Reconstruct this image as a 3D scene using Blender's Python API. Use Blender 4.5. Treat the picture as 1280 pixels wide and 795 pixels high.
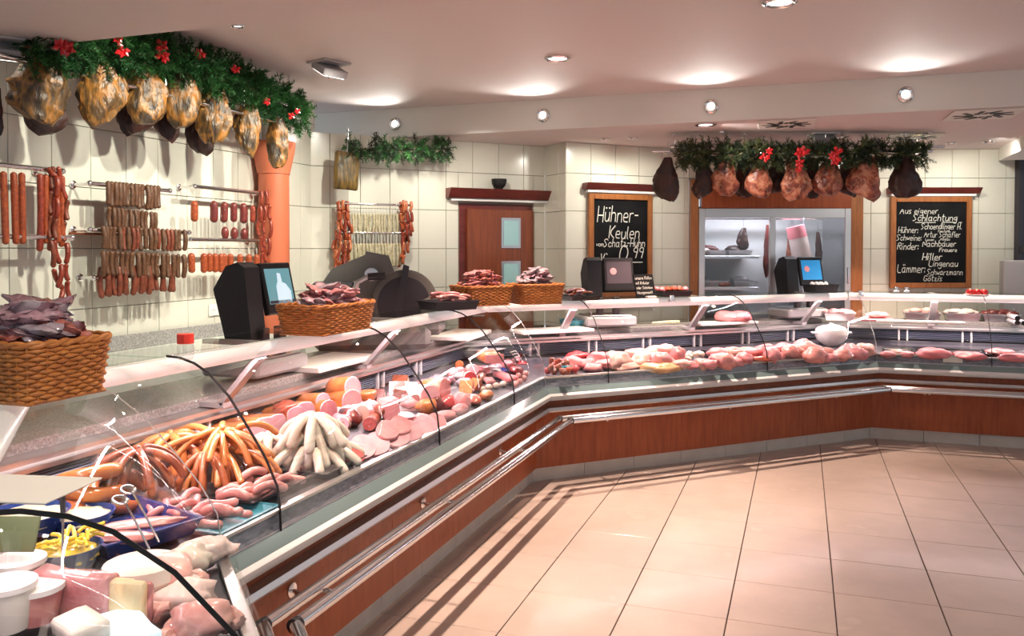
import bpy, bmesh, math, random
from mathutils import Vector, Matrix
R = random.Random(7)
PI = math.pi
sc = bpy.context.scene
for o in list(bpy.data.objects): bpy.data.objects.remove(o)
COL = sc.collection

# ---------------------------------------------------------------- camera
FPX, PITCH, YAW, SY, CAMH = 1033.0, 0.02, 0.3371, -64.7, 1.62
cam_d = bpy.data.cameras.new('camera'); cam = bpy.data.objects.new('camera', cam_d); COL.objects.link(cam)
cam_d.sensor_width = 36; cam_d.lens = FPX/1280*36; cam_d.shift_y = SY/1280; cam_d.clip_start = .02
cam.location = (0, 0, CAMH); cam.rotation_euler = (PI/2-PITCH, 0, YAW)
sc.camera = cam
# ---------------------------------------------------------------- world, exposure, lights
W = bpy.data.worlds.new('world'); sc.world = W; W.use_nodes = True
W.node_tree.nodes['Background'].inputs[0].default_value = (.90, .95, 1, 1)
W.node_tree.nodes['Background'].inputs[1].default_value = .62
sc.view_settings.view_transform = 'Standard'; sc.view_settings.look = 'None'
sc.view_settings.exposure = 0.26; sc.view_settings.gamma = 1
sc.view_settings.use_curve_mapping = False
try:
    sc.cycles.max_bounces = 7; sc.cycles.transparent_max_bounces = 28; sc.cycles.glossy_bounces = 3
    sc.cycles.diffuse_bounces = 4; sc.cycles.caustics_reflective = False; sc.cycles.caustics_refractive = False
    sc.cycles.sample_clamp_indirect = 4
except Exception: pass
def spot(p, target, power, angle, col=(1, .93, .84), blend=.5, size=.03):
    d = bpy.data.lights.new('spot_light', 'SPOT'); d.energy = power; d.color = col; d.spot_size = math.radians(angle)
    d.spot_blend = blend; d.shadow_soft_size = size
    o = bpy.data.objects.new('spot_light', d); COL.objects.link(o); o.location = p
    o.rotation_euler = (Vector(target)-Vector(p)).to_track_quat('-Z', 'Y').to_euler(); return o
def area(p, target, power, sx, sy, col, roll=None):
    d = bpy.data.lights.new('lamp_light', 'AREA'); d.energy = power; d.color = col; d.shape = 'RECTANGLE'; d.size = sx; d.size_y = sy
    o = bpy.data.objects.new('lamp_light', d); COL.objects.link(o); o.location = p
    z = -(Vector(target)-Vector(p)).normalized()
    if roll is not None:
        x = Vector(roll).normalized(); y = z.cross(x).normalized(); x = y.cross(z)
        o.rotation_euler = Matrix((x, y, z)).transposed().to_euler()
    else: o.rotation_euler = (-z).to_track_quat('-Z', 'Y').to_euler()
    return o
WARM = (1, .80, .66); CREAM = (1, .95, .80); PINK = (1, .74, .76); COOL = (1, .98, .90)
# downlights standing over the customer side of the counter (their cans are built below)
DOWN = [(-1.50, 2.45, 2.6), (-1.49, 3.66, 2.85), (-1.484, 5.115, 2.85), (-.714, 6.596, 2.6), (.93, 7.80, 2.6), (-.11, 4.33, 2.85)]
for i, (x, y, z) in enumerate(DOWN):
    spot((x, y, z-.03), (x, y, 0), (140, 240, 250, 300, 270, 50)[i], (74, 74, 74, 86, 86, 74)[i], (1, .74, .61), .6, .03)
spot((-.70, 6.58, 2.56), (.05, 7.2, 2.2), 26, 80, (1, .86, .78), .7, .04)      # the rear lamp also reaches the red hams
spot((-.75, 1.25, 2.57), (-1.2, 1.3, 0), 60, 100, (1, .86, .74), .7, .035)     # unseen spot added in the front soffit to brighten the near corner
REAR = [(-1.42, 7.05), (-1.15, 7.22), (.98, 7.92), (1.30, 8.25), (1.62, 8.2)]
for (x, y), t in zip(REAR, [(-2.1, 7.6, 1.5), (-1.5, 7.85, 1.6), (.3, 8.7, 1.7), (1.2, 9.0, 1.7), (1.8, 9.2, 1.8)]):
    spot((x, y, 2.57), t, 22, 110, (1, .96, .84), .8, .03)
spot((-2.85, 5.9, 2.57), (-3.3, 6.5, 1.6), 30, 110, (1, .96, .84), .8, .04); spot((-2.45, 6.1, 2.57), (-2.7, 7.1, 1.5), 26, 110, (1, .96, .84), .8, .04)
for y in (2.4, 3.1, 3.8, 4.5, 5.1):      # wall washers of the left wall, in the raised ceiling
    spot((-2.35, y, 2.82), (-3.85, y+.35, 1.55), 85, 75, (1, .98, .84), .7, .03)
# ---------------------------------------------------------------- picture rays for taking places off real planes
CO = Vector((0, 0, CAMH)); FW = Vector((-math.sin(YAW)*math.cos(PITCH), math.cos(YAW)*math.cos(PITCH), -math.sin(PITCH)))
RT = Vector((math.cos(YAW), math.sin(YAW), 0)); UPV = RT.cross(FW)
def ray(x, y): return FW + RT*((x-640)/FPX) - UPV*((y-397.5-SY)/FPX)
def on_z(x, y, z): d = ray(x, y); return CO + d*((z-CAMH)/d.z)
def on_x(x, y, X): d = ray(x, y); return CO + d*(X/d.x)
def on_y(x, y, Y): d = ray(x, y); return CO + d*(Y/d.y)
def at_depth(x, y, Z): return CO + ray(x, y)*Z
def on_plane(x, y, p, n): d = ray(x, y); n = Vector(n); return CO + d*((Vector(p)-CO).dot(n)/d.dot(n))
def px2m(p, n): return n*(Vector(p)-CO).dot(FW)/FPX

# ---------------------------------------------------------------- materials
MATS = {}
def mat(name, c1, c2=None, scale=20, rough=.5, metal=0, bump=0, c3=None, stretch=(1, 1, 1), detail=4, coat=0, sss=0, lo=.35, hi=.65, bscale=None, spec=.5, emit=0, coords='Object'):
    m = bpy.data.materials.new(name); m.use_nodes = True; MATS[name] = m
    nt = m.node_tree; b = nt.nodes['Principled BSDF']
    b.inputs['Roughness'].default_value = rough; b.inputs['Metallic'].default_value = metal
    b.inputs['Base Color'].default_value = (*c1, 1); b.inputs['Specular IOR Level'].default_value = spec
    if coat: b.inputs['Coat Weight'].default_value = coat; b.inputs['Coat Roughness'].default_value = .12
    if sss: b.inputs['Subsurface Weight'].default_value = sss; b.inputs['Subsurface Scale'].default_value = .01; b.inputs['Subsurface Radius'].default_value = (1, .4, .3)
    if emit: b.inputs['Emission Color'].default_value = (*c1, 1); b.inputs['Emission Strength'].default_value = emit
    if c2 or bump:
        tc = nt.nodes.new('ShaderNodeTexCoord'); mp = nt.nodes.new('ShaderNodeMapping'); nt.links.new(tc.outputs[coords], mp.inputs[0])
        mp.inputs['Scale'].default_value = stretch
        oi = nt.nodes.new('ShaderNodeObjectInfo'); vm = nt.nodes.new('ShaderNodeVectorMath'); vm.operation = 'MULTIPLY_ADD'
        vm.inputs[1].default_value = (1, 1, 1); nt.links.new(mp.outputs[0], vm.inputs[0])
        ml = nt.nodes.new('ShaderNodeMath'); ml.operation = 'MULTIPLY'; ml.inputs[1].default_value = 37.0
        nt.links.new(oi.outputs['Random'], ml.inputs[0]); nt.links.new(ml.outputs[0], vm.inputs[2])
        nz = nt.nodes.new('ShaderNodeTexNoise'); nz.inputs['Scale'].default_value = scale; nz.inputs['Detail'].default_value = detail
        nt.links.new(vm.outputs[0], nz.inputs[0])
    if c2:
        cr = nt.nodes.new('ShaderNodeValToRGB'); e = cr.color_ramp.elements
        e[0].position = lo; e[0].color = (*c1, 1); e[1].position = hi; e[1].color = (*c2, 1)
        if c3: x = e.new(min(.98, hi+.1)); x.color = (*c3, 1)
        nt.links.new(nz.outputs[0], cr.inputs[0]); nt.links.new(cr.outputs[0], b.inputs['Base Color'])
    if bump:
        n2 = nz
        if bscale:
            n2 = nt.nodes.new('ShaderNodeTexNoise'); n2.inputs['Scale'].default_value = bscale; n2.inputs['Detail'].default_value = 3
            nt.links.new(vm.outputs[0], n2.inputs[0])
        bp = nt.nodes.new('ShaderNodeBump'); bp.inputs['Strength'].default_value = bump; bp.inputs['Distance'].default_value = .01
        nt.links.new(n2.outputs[0], bp.inputs['Height']); nt.links.new(bp.outputs[0], b.inputs['Normal'])
    return m
def veins(name, col, scale, width=.06, amt=1.0):   # pale fat seams running between the muscles
    m = MATS[name]; nt = m.node_tree; b = nt.nodes['Principled BSDF']; base = b.inputs['Base Color'].links[0].from_socket
    src = [n for n in nt.nodes if n.type == 'VECT_MATH'][0].outputs[0]; nz = [n for n in nt.nodes if n.type == 'TEX_NOISE'][0]
    ad = nt.nodes.new('ShaderNodeVectorMath'); ad.operation = 'MULTIPLY_ADD'; ad.inputs[1].default_value = (.13, .13, .13)
    nt.links.new(nz.outputs['Color'], ad.inputs[0]); nt.links.new(src, ad.inputs[2])
    vo = nt.nodes.new('ShaderNodeTexVoronoi'); vo.feature = 'DISTANCE_TO_EDGE'; vo.inputs['Scale'].default_value = scale; nt.links.new(ad.outputs[0], vo.inputs[0])
    cr = nt.nodes.new('ShaderNodeValToRGB'); e = cr.color_ramp.elements; e[0].position = width*.3; e[0].color = (amt, amt, amt, 1); e[1].position = width*1.6; e[1].color = (0, 0, 0, 1)
    nt.links.new(vo.outputs['Distance'], cr.inputs[0]); mx = nt.nodes.new('ShaderNodeMix'); mx.data_type = 'RGBA'
    nt.links.new(cr.outputs[0], mx.inputs[0]); nt.links.new(base, mx.inputs[6]); mx.inputs[7].default_value = (*col, 1); nt.links.new(mx.outputs[2], b.inputs['Base Color'])
def glass(name, tint=(1, 1, 1), refl=1.0, rough=0.0, opac=0.0):
    m = bpy.data.materials.new(name); m.use_nodes = True; nt = m.node_tree; nt.nodes.clear(); MATS[name] = m
    out = nt.nodes.new('ShaderNodeOutputMaterial'); tr = nt.nodes.new('ShaderNodeBsdfTransparent'); tr.inputs[0].default_value = (*tint, 1)
    gl = nt.nodes.new('ShaderNodeBsdfGlossy'); gl.inputs['Roughness'].default_value = rough
    lw = nt.nodes.new('ShaderNodeLayerWeight'); lw.inputs[0].default_value = .5
    pw = nt.nodes.new('ShaderNodeMath'); pw.operation = 'POWER'; pw.inputs[1].default_value = 5; nt.links.new(lw.outputs['Facing'], pw.inputs[0])
    mu = nt.nodes.new('ShaderNodeMath'); mu.operation = 'MULTIPLY_ADD'; mu.inputs[1].default_value = .34*refl; mu.inputs[2].default_value = .013*refl+opac
    nt.links.new(pw.outputs[0], mu.inputs[0]); mx = nt.nodes.new('ShaderNodeMixShader')
    nt.links.new(mu.outputs[0], mx.inputs[0]); nt.links.new(tr.outputs[0], mx.inputs[1]); nt.links.new(gl.outputs[0], mx.inputs[2])
    nt.links.new(mx.outputs[0], out.inputs[0]); return m
mat('ceiling_paint', (.74, .66, .65), (.72, .64, .63), 120, .75, bump=.08)  # whitish ceiling with the pink ambient light put into its colour
mat('beam_paint', (.78, .76, .71), rough=.6)
mat('wall_tile', (.72, .70, .60), (.69, .67, .575), 3, .22, coat=.2)
mat('grout', (.30, .28, .24), rough=.9)
mat('floor_tile', (.56, .45, .38), (.50, .405, .34), 5, .36, c3=(.59, .48, .41), bump=.05, bscale=60, coat=.12)
mat('floor_grout', (.09, .07, .065), rough=.9)
mat('kick_tile', (.56, .53, .48), (.50, .475, .43), 9, .45)
mat('wood', (.36, .088, .028), (.25, .054, .018), 6, .35, stretch=(6, 6, .7), coat=.04, spec=.3, lo=.3, hi=.7)
mat('cornice_wood', (.16, .025, .018), (.11, .017, .013), 6, .35, stretch=(1, 1, 6))
mat('frame_wood', (.36, .13, .035), (.26, .085, .022), 8, .4, stretch=(6, 6, .7))
mat('chrome', (.78, .77, .78), rough=.14, metal=1)
mat('steel', (.60, .60, .62), rough=.28, metal=1)
mat('alu', (.70, .69, .69), rough=.35, metal=1)
mat('bumper_plastic', (.72, .70, .68), rough=.35)
mat('ledge_glass', (.16, .23, .23), rough=.12, coat=.5)
mat('price_strip', (.17, .17, .22), (.30, .30, .36), 26, .2, coat=.5, stretch=(1, 1, 3))
mat('deck', (.10, .10, .12), rough=.4, metal=.3)
mat('slat', (.42, .47, .58), rough=.35)
mat('white_plastic', (.80, .79, .77), rough=.35)
mat('tube_plastic', (.85, .74, .73), rough=.3, emit=.45)
mat('grey_plastic', (.42, .40, .41), rough=.45)
mat('slicer_grey', (.15, .142, .128), rough=.35); mat('granite', (.40, .38, .365), (.19, .18, .175), 120, .25, c3=(.56, .54, .52), detail=2)
mat('black_plastic', (.014, .013, .016), rough=.35)
mat('dark_plastic', (.035, .03, .038), rough=.45, bump=.05, scale=200)
mat('gasket', (.012, .011, .012), rough=.5)
mat('column_paint', (.60, .155, .075), rough=.4)
mat('black', (.006, .006, .007), rough=.5)
mat('board_black', (.006, .006, .007), (.011, .011, .012), 7, .7, spec=.12)
mat('chalk', (.85, .84, .76), rough=.9)
mat('led', (1, .97, .92), emit=6)
mat('lamp_glow', (1, .96, .90), emit=4)
mat('socket', (.80, .78, .72), rough=.4)
glass('pane', (.97, .985, .975), .9)
glass('shelf_pane', (.93, .965, .945), .8, opac=.02)
glass('fridge_pane', (.93, .95, .97), .9, opac=.02)
glass('wrap', (.98, .97, .98), 1.3, .12, .10)

# ---------------------------------------------------------------- mesh building
class MB:
    def __init__(s): s.v = []; s.f = []; s.m = []; s.cur = 0
    def add(s, vs, fs):
        n = len(s.v); s.v += [tuple(p) for p in vs]; s.f += [tuple(i+n for i in f) for f in fs]; s.m += [s.cur]*len(fs); return s
    def box(s, c, d, rz=0, M=None):
        x, y, z = d[0]/2, d[1]/2, d[2]/2
        vs = [Vector((a, b, e)) for a in (-x, x) for b in (-y, y) for e in (-z, z)]
        rot = M if M is not None else Matrix.Rotation(rz, 3, 'Z')
        vs = [rot @ p + Vector(c) for p in vs]
        return s.add(vs, [(0, 1, 3, 2), (4, 6, 7, 5), (0, 4, 5, 1), (2, 3, 7, 6), (0, 2, 6, 4), (1, 5, 7, 3)])
    def bbox(s, c, d, b=.005, rz=0, M=None):   # box with chamfered edges
        x, y, z = d[0]/2, d[1]/2, d[2]/2; b = min(b, x*.9, y*.9, z*.9)
        rot = M if M is not None else Matrix.Rotation(rz, 3, 'Z')
        bm = bmesh.new(); bmesh.ops.create_cube(bm, size=1)
        for v in bm.verts: v.co = Vector((v.co.x*d[0], v.co.y*d[1], v.co.z*d[2]))
        bmesh.ops.bevel(bm, geom=list(bm.edges), offset=b, segments=1, affect='EDGES')
        bm.verts.index_update()
        r = s.add([rot @ v.co + Vector(c) for v in bm.verts], [[v.index for v in f.verts] for f in bm.faces]); bm.free(); return r
    def prism(s, poly, p0, ax, ay, az, L):     # 2-D outline (x,y) in axes ax, ay, pushed L along az
        p0, ax, ay, az = map(Vector, (p0, ax, ay, az)); n = len(poly)
        a = [p0+ax*x+ay*y for x, y in poly]; b = [q+az*L for q in a]
        return s.add(a+b, [tuple(range(n))[::-1], tuple(range(n, 2*n))]+[(i, (i+1) % n, n+(i+1) % n, n+i) for i in range(n)])
    def tube(s, pts, r, n=8, cap=True, flat=None):
        pts = [Vector(p) for p in pts]; k = len(pts); rr = r if isinstance(r, (list, tuple)) else [r]*k
        vs = []; T0 = (pts[1]-pts[0]).normalized(); N = T0.orthogonal().normalized()
        for i, p in enumerate(pts):
            T = (pts[min(i+1, k-1)]-pts[max(i-1, 0)]).normalized(); N = (N-T*N.dot(T)).normalized(); Bn = T.cross(N)
            for j in range(n):
                a = 2*PI*j/n; vs.append(p+N*math.cos(a)*rr[i]+Bn*math.sin(a)*rr[i])
        fs = [(i*n+j, i*n+(j+1) % n, (i+1)*n+(j+1) % n, (i+1)*n+j) for i in range(k-1) for j in range(n)]
        if cap: fs += [tuple(range(n))[::-1], tuple(range((k-1)*n, k*n))]
        return s.add(vs, fs)
    def lathe(s, prof, o=(0, 0, 0), n=20, M=None, sx=1, sy=1):
        o = Vector(o); vs = []
        for r, z in prof:
            for j in range(n):
                a = 2*PI*j/n; p = Vector((math.cos(a)*r*sx, math.sin(a)*r*sy, z)); vs.append((M @ p if M is not None else p)+o)
        k = len(prof); fs = [(i*n+j, i*n+(j+1) % n, (i+1)*n+(j+1) % n, (i+1)*n+j) for i in range(k-1) for j in range(n)]
        if prof[0][0] > 1e-6: fs.append(tuple(range(n))[::-1])
        if prof[-1][0] > 1e-6: fs.append(tuple(range((k-1)*n, k*n)))
        return s.add(vs, fs)
    def ball(s, c, r, seg=12, rings=8, fn=None, M=None):
        c = Vector(c); r = (r, r, r) if not isinstance(r, (list, tuple)) else r; vs = []
        for i in range(rings+1):
            t = PI*i/rings
            for j in range(seg):
                a = 2*PI*j/seg; d = Vector((math.sin(t)*math.cos(a), math.sin(t)*math.sin(a), math.cos(t)))
                k = fn(d) if fn else 1
                p = Vector((d.x*r[0]*k, d.y*r[1]*k, d.z*r[2]*k)); vs.append((M @ p if M is not None else p)+c)
        return s.add(vs, [(i*seg+j, (i+1)*seg+j, (i+1)*seg+(j+1) % seg, i*seg+(j+1) % seg) for i in range(rings) for j in range(seg)])
    def mesh(s, name, mats, smooth=False):
        me = bpy.data.meshes.new(name); me.from_pydata(s.v, [], s.f)
        for m in (mats if isinstance(mats, (list, tuple)) else [mats]): me.materials.append(MATS[m])
        me.polygons.foreach_set('material_index', s.m)
        bm = bmesh.new(); bm.from_mesh(me); bmesh.ops.remove_doubles(bm, verts=bm.verts, dist=1e-6); bmesh.ops.recalc_face_normals(bm, faces=bm.faces); bm.to_mesh(me); bm.free()
        if smooth:
            me.polygons.foreach_set('use_smooth', [True]*len(me.polygons))
            if smooth != 'all': me.set_sharp_from_angle(angle=math.radians(40))
        me.update(); return me
    def build(s, name, mats, parent=None, smooth=False): return put(name, s.mesh(name, mats, smooth), parent)
def put(name, me, parent=None, loc=None, rot=None, scl=None):
    o = bpy.data.objects.new(name, me); COL.objects.link(o)
    if loc is not None: o.location = loc
    if rot is not None: o.rotation_euler = rot
    if scl is not None: o.scale = scl if hasattr(scl, '__len__') else (scl,)*3
    if parent is not None: o.parent = parent
    return o
def tag(o, label, cat, group=None, kind=None):
    o['label'] = label; o['category'] = cat
    if group: o['group'] = group
    if kind: o['kind'] = kind
    return o
def thing(name, label, cat, loc=(0, 0, 0), rz=0, group=None):
    o = bpy.data.objects.new(name, None); COL.objects.link(o); o.empty_display_size = .05
    o.location = loc; o.rotation_euler = (0, 0, rz); return tag(o, label, cat, group)
def struct(o): o['kind'] = 'structure'; return o
def dup(o, parent=None):
    c = o.copy(); COL.objects.link(c)
    if parent is not None: c.parent = parent
    for ch in list(o.children): dup(ch, c)
    return c
ORD = 'first second third fourth fifth sixth seventh eighth ninth tenth eleventh twelfth thirteenth fourteenth fifteenth sixteenth seventeenth eighteenth nineteenth twentieth twenty-first twenty-second twenty-third twenty-fourth twenty-fifth twenty-sixth twenty-seventh twenty-eighth twenty-ninth thirtieth'.split()
def V3(p, z): return Vector((p[0], p[1], z))

# ================================================================ SETTING
ZLOW, ZHIGH, YBEAM, YSOF = 2.60, 2.85, 6.50, 3.02
XW = -3.85
TS, TX0, TY0 = .4518, -1.202, 3.705
fl = struct(MB().box((0.3, 3.9, -.06), (10.5, 12.6, .10)).build('floor', 'floor_grout'))
tb = MB().bbox((0, 0, -.0045), (TS-.005, TS-.003, .009), .002).mesh('tile', 'floor_tile')
for i in range(-2, 10):
    for j in range(-7, 9):
        x, y = TX0+(i+.5)*TS, TY0+(j+.5)*TS
        if abs(x) > 3.4 or (x < -1.9): continue
        put('tile', tb, fl, (x, y, 0))
# ceiling: raised bay, low front soffit, low rear ceiling behind the beam
ce = struct(MB().box((.3, (YSOF+YBEAM)/2, ZHIGH+.05), (9.6, YBEAM-YSOF+.3, .1)).build('ceiling', 'ceiling_paint'))
MB().box((.3, (YSOF-2.5)/2, (ZLOW+ZHIGH)/2+.06), (9.6, YSOF+2.5, ZHIGH-ZLOW+.12)).build('front_soffit', 'ceiling_paint', ce)
MB().box((.3, YBEAM+1.9, ZLOW+.15), (9.6, 3.8, .3)).build('rear_ceiling', 'ceiling_paint', ce)
MB().box((.3, YBEAM-.008, (ZLOW+ZHIGH)/2), (9.6, .016, ZHIGH-ZLOW-.002)).build('beam_face', 'beam_paint', ce)
# walls with single tiles
RH, CW = .345, .262
def tiled_wall(name, a, b, z0, z1, holes=(), s0=0.0, tile=True, cut=0):
    a, b = Vector((*a, 0)), Vector((*b, 0)); u = (b-a).normalized(); L = (b-a).length; n = Vector((u.y, -u.x, 0))
    w = MB(); c = (a+b)/2 - n*.06; ang = math.atan2(u.y, u.x)
    xs = [(0, L, 0, z1)]
    for (h0, h1, g0, g1) in holes:
        if g0 == 0 and cut: xs = [(0, h0, 0, z1), (h1, L, 0, z1), (h0, h1, g1, z1)]+([(h0, h1, 0, cut)])
    for (p, q, r, t) in xs:
        cc = a+u*(p+q)/2-n*.06; w.box((cc.x, cc.y, (r+t)/2), (q-p, .10, t-r), ang)
    w = struct(w.build(name, 'grout'))
    if not tile: return w, u, n
    k0 = math.floor((z0-1.628)/RH); k = k0
    while 1.628+k*RH < z1:
        lo, hi = max(z0, 1.628+k*RH), min(z1, 1.628+(k+1)*RH); k += 1
        s = s0
        while s < L-.005:
            e = min(L, s+CW); st = max(0, s); s += CW
            if e-st < .015 or hi-lo < .015: continue
            segs = [(st, e, lo, hi)]
            for (h0, h1, g0, g1) in holes:
                nxt = []
                for (p, q, r, t) in segs:
                    if q <= h0 or p >= h1 or t <= g0 or r >= g1: nxt.append((p, q, r, t)); continue
                    if p < h0: nxt.append((p, h0, r, t))
                    if q > h1: nxt.append((h1, q, r, t))
                    if t > g1: nxt.append((max(p, h0), min(q, h1), g1, t))
                    if r < g0: nxt.append((max(p, h0), min(q, h1), r, g0))
                segs = nxt
            for (p, q, r, t) in segs:
                if q-p < .02 or t-r < .02: continue
                m = MB().bbox((0, 0, 0), (q-p-.004, .012, t-r-.004), .002)
                c = a+u*(p+q)/2 - n*.004
                put('tile', m.mesh('tile', 'wall_tile'), w, (c.x, c.y, (r+t)/2), (0, 0, ang))
    return w, u, n
J0 = (XW, 5.93); J1 = (-2.309, 7.532); J2 = (-2.027, 7.262); J3 = (-1.043, 8.209); J4 = (1.984, 9.248)
# left wall runs towards +Y seen from the room: direction -Y keeps its normal to +X
wl, ul, nl = tiled_wall('wall_left', (XW, 1.0), (XW, 6.0), .95, ZHIGH, s0=-.20)
# direction from a to b must have the room on its right-hand side (u.y,-u.x)
wd, ud, nd = tiled_wall('wall_rear_left', J0, J1, .9, ZLOW, holes=[(1.33, 2.10, 0, 2.12)], s0=-.10)
wr, ur, nr = tiled_wall('wall_return', J1, J2, .9, ZLOW)
wb, ub, nb_ = tiled_wall('wall_rear', J2, J3, .9, ZLOW)
wf, uf, nf = tiled_wall('wall_rear_right', J3, J4, .9, ZLOW, holes=[(.0, 1.68, 0, 2.30)], s0=-.06, cut=.90)
# bulkhead over the column, right-hand beam and window at the end of the rear wall
pr = Vector((*J4, 0))
rb = struct(MB().box((2.25, 7.80, 2.54), (.92, 2.58, .12)).build('trim_beam', 'beam_paint'))
wn = thing('window_1', '', 'window', (0, 0, 0)); 
for kx in ('label', 'category'): del wn[kx]
wn['kind'] = 'structure'
d4 = (Vector((2.75, 7.9, 0))-pr); d4n = d4.normalized(); a4 = math.atan2(d4n.y, d4n.x)
for s in (.03, .55, 1.1, 1.6):
    c = pr+d4n*s; MB().box((c.x, c.y, 1.3), (.06, .07, 2.6), a4).build('window_frame', 'dark_plastic', wn)
for z in (.9, 1.62, 2.56):
    c = pr+d4n*.8; MB().box((c.x, c.y, z), (1.6, .05, .05), a4).build('window_frame', 'dark_plastic', wn)
for s in (.29, .825, 1.35):
    c = pr+d4n*s; MB().box((c.x, c.y, 1.7), (.49, .008, 1.7), a4).build('pane', 'fridge_pane', wn)
MB().box((pr.x+d4n.x*.8, pr.y+d4n.y*.8, .45), (1.6, .1, .9), a4).build('sill_wall', 'beam_paint', wn)
# column
cl = thing('column', 'terracotta round column with flared capital at the left wall corner', 'column', (-3.72, 5.24, 0))
MB().lathe([(.112, 0), (.112, 2.18)], n=32).build('shaft', 'column_paint', cl, True)
MB().lathe([(.112, 2.18), (.12, 2.182), (.12, 2.2), (.132, 2.25), (.155, 2.36), (.16, 2.42)], n=32).build('capital', 'column_paint', cl, True)
MB().lathe([(.085, 2.42), (.085, 2.849)], n=24).build('upper_shaft', 'beam_paint', cl, True)

# ================================================================ COUNTER
N0 = Vector((-1.765, 2.01, 0)); A0 = Vector((-1.765, 5.46, 0)); B0 = Vector((.56, 7.70, 0))
S0 = N0+Vector((.7071, -.7071, 0))*1.9; E0 = B0+Vector((2.5, 0, 0))
PS = [S0, N0, A0, B0, E0]
RU = [(PS[i+1]-PS[i]).normalized() for i in range(4)]
RN = [Vector((u.y, -u.x, 0)) for u in RU]
RL = [(PS[i+1]-PS[i]).length for i in range(4)]
NEAR, LEFT, DIAG, RIGHT = 0, 1, 2, 3
def mit(i, d):
    if i == 0: return PS[0]+RN[0]*d
    if i == 4: return PS[4]+RN[3]*d
    b = (RN[i-1]+RN[i]).normalized(); return PS[i]+b*(d/b.dot(RN[i]))
def cp(k, s, d, z): p = PS[k]+RU[k]*s+RN[k]*d; return Vector((p.x, p.y, z))
def sweep(k, prof, s0=None, s1=None, closed=True, mb=None):
    mb = mb or MB(); a = []; b = []
    for d, z in prof:
        p = mit(k, d) if s0 is None else PS[k]+RU[k]*s0+RN[k]*d
        q = mit(k+1, d) if s1 is None else PS[k]+RU[k]*s1+RN[k]*d
        a.append((p.x, p.y, z)); b.append((q.x, q.y, z))
    n = len(prof); r = range(n) if closed else range(n-1)
    fs = [(i, (i+1) % n, n+(i+1) % n, n+i) for i in r]
    if closed: fs += [tuple(range(n))[::-1], tuple(range(n, 2*n))]
    return mb.add(a+b, fs)
GP = [(.112, .64), (.108, .74), (.098, .82), (.052, .912), (-.010, 1.0), (-.095, 1.112), (-.180, 1.188), (-.240, 1.220), (-.30, 1.236), (-.36, 1.24)]
def thick(P, t):
    out = []
    for i, (d, z) in enumerate(P):
        a, b = P[max(i-1, 0)], P[min(i+1, len(P)-1)]; tx, tz = b[0]-a[0], b[1]-a[1]; l = math.hypot(tx, tz)
        out.append((d-tz/l*t if False else d+(-tz)/l*t*1.0, z+tx/l*t*1.0))
    return out
def zdeck(d): return .725-.10*d
def rrect(k, s0, s1, prof): return sweep(k, prof, s0, s1)
names = ['near counter section at the shop corner', 'left counter run below the wall of hanging sausages', 'middle diagonal counter run facing the shop floor', 'far right counter run below the wide chalkboard']
SEAMS = {0: [.62], 1: [.345, 1.641, 2.75], 2: [.55, 2.0], 3: [.9, 1.7]}
SEAMS[0] = [RL[0]-1.28]
COUNTER = []
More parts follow.
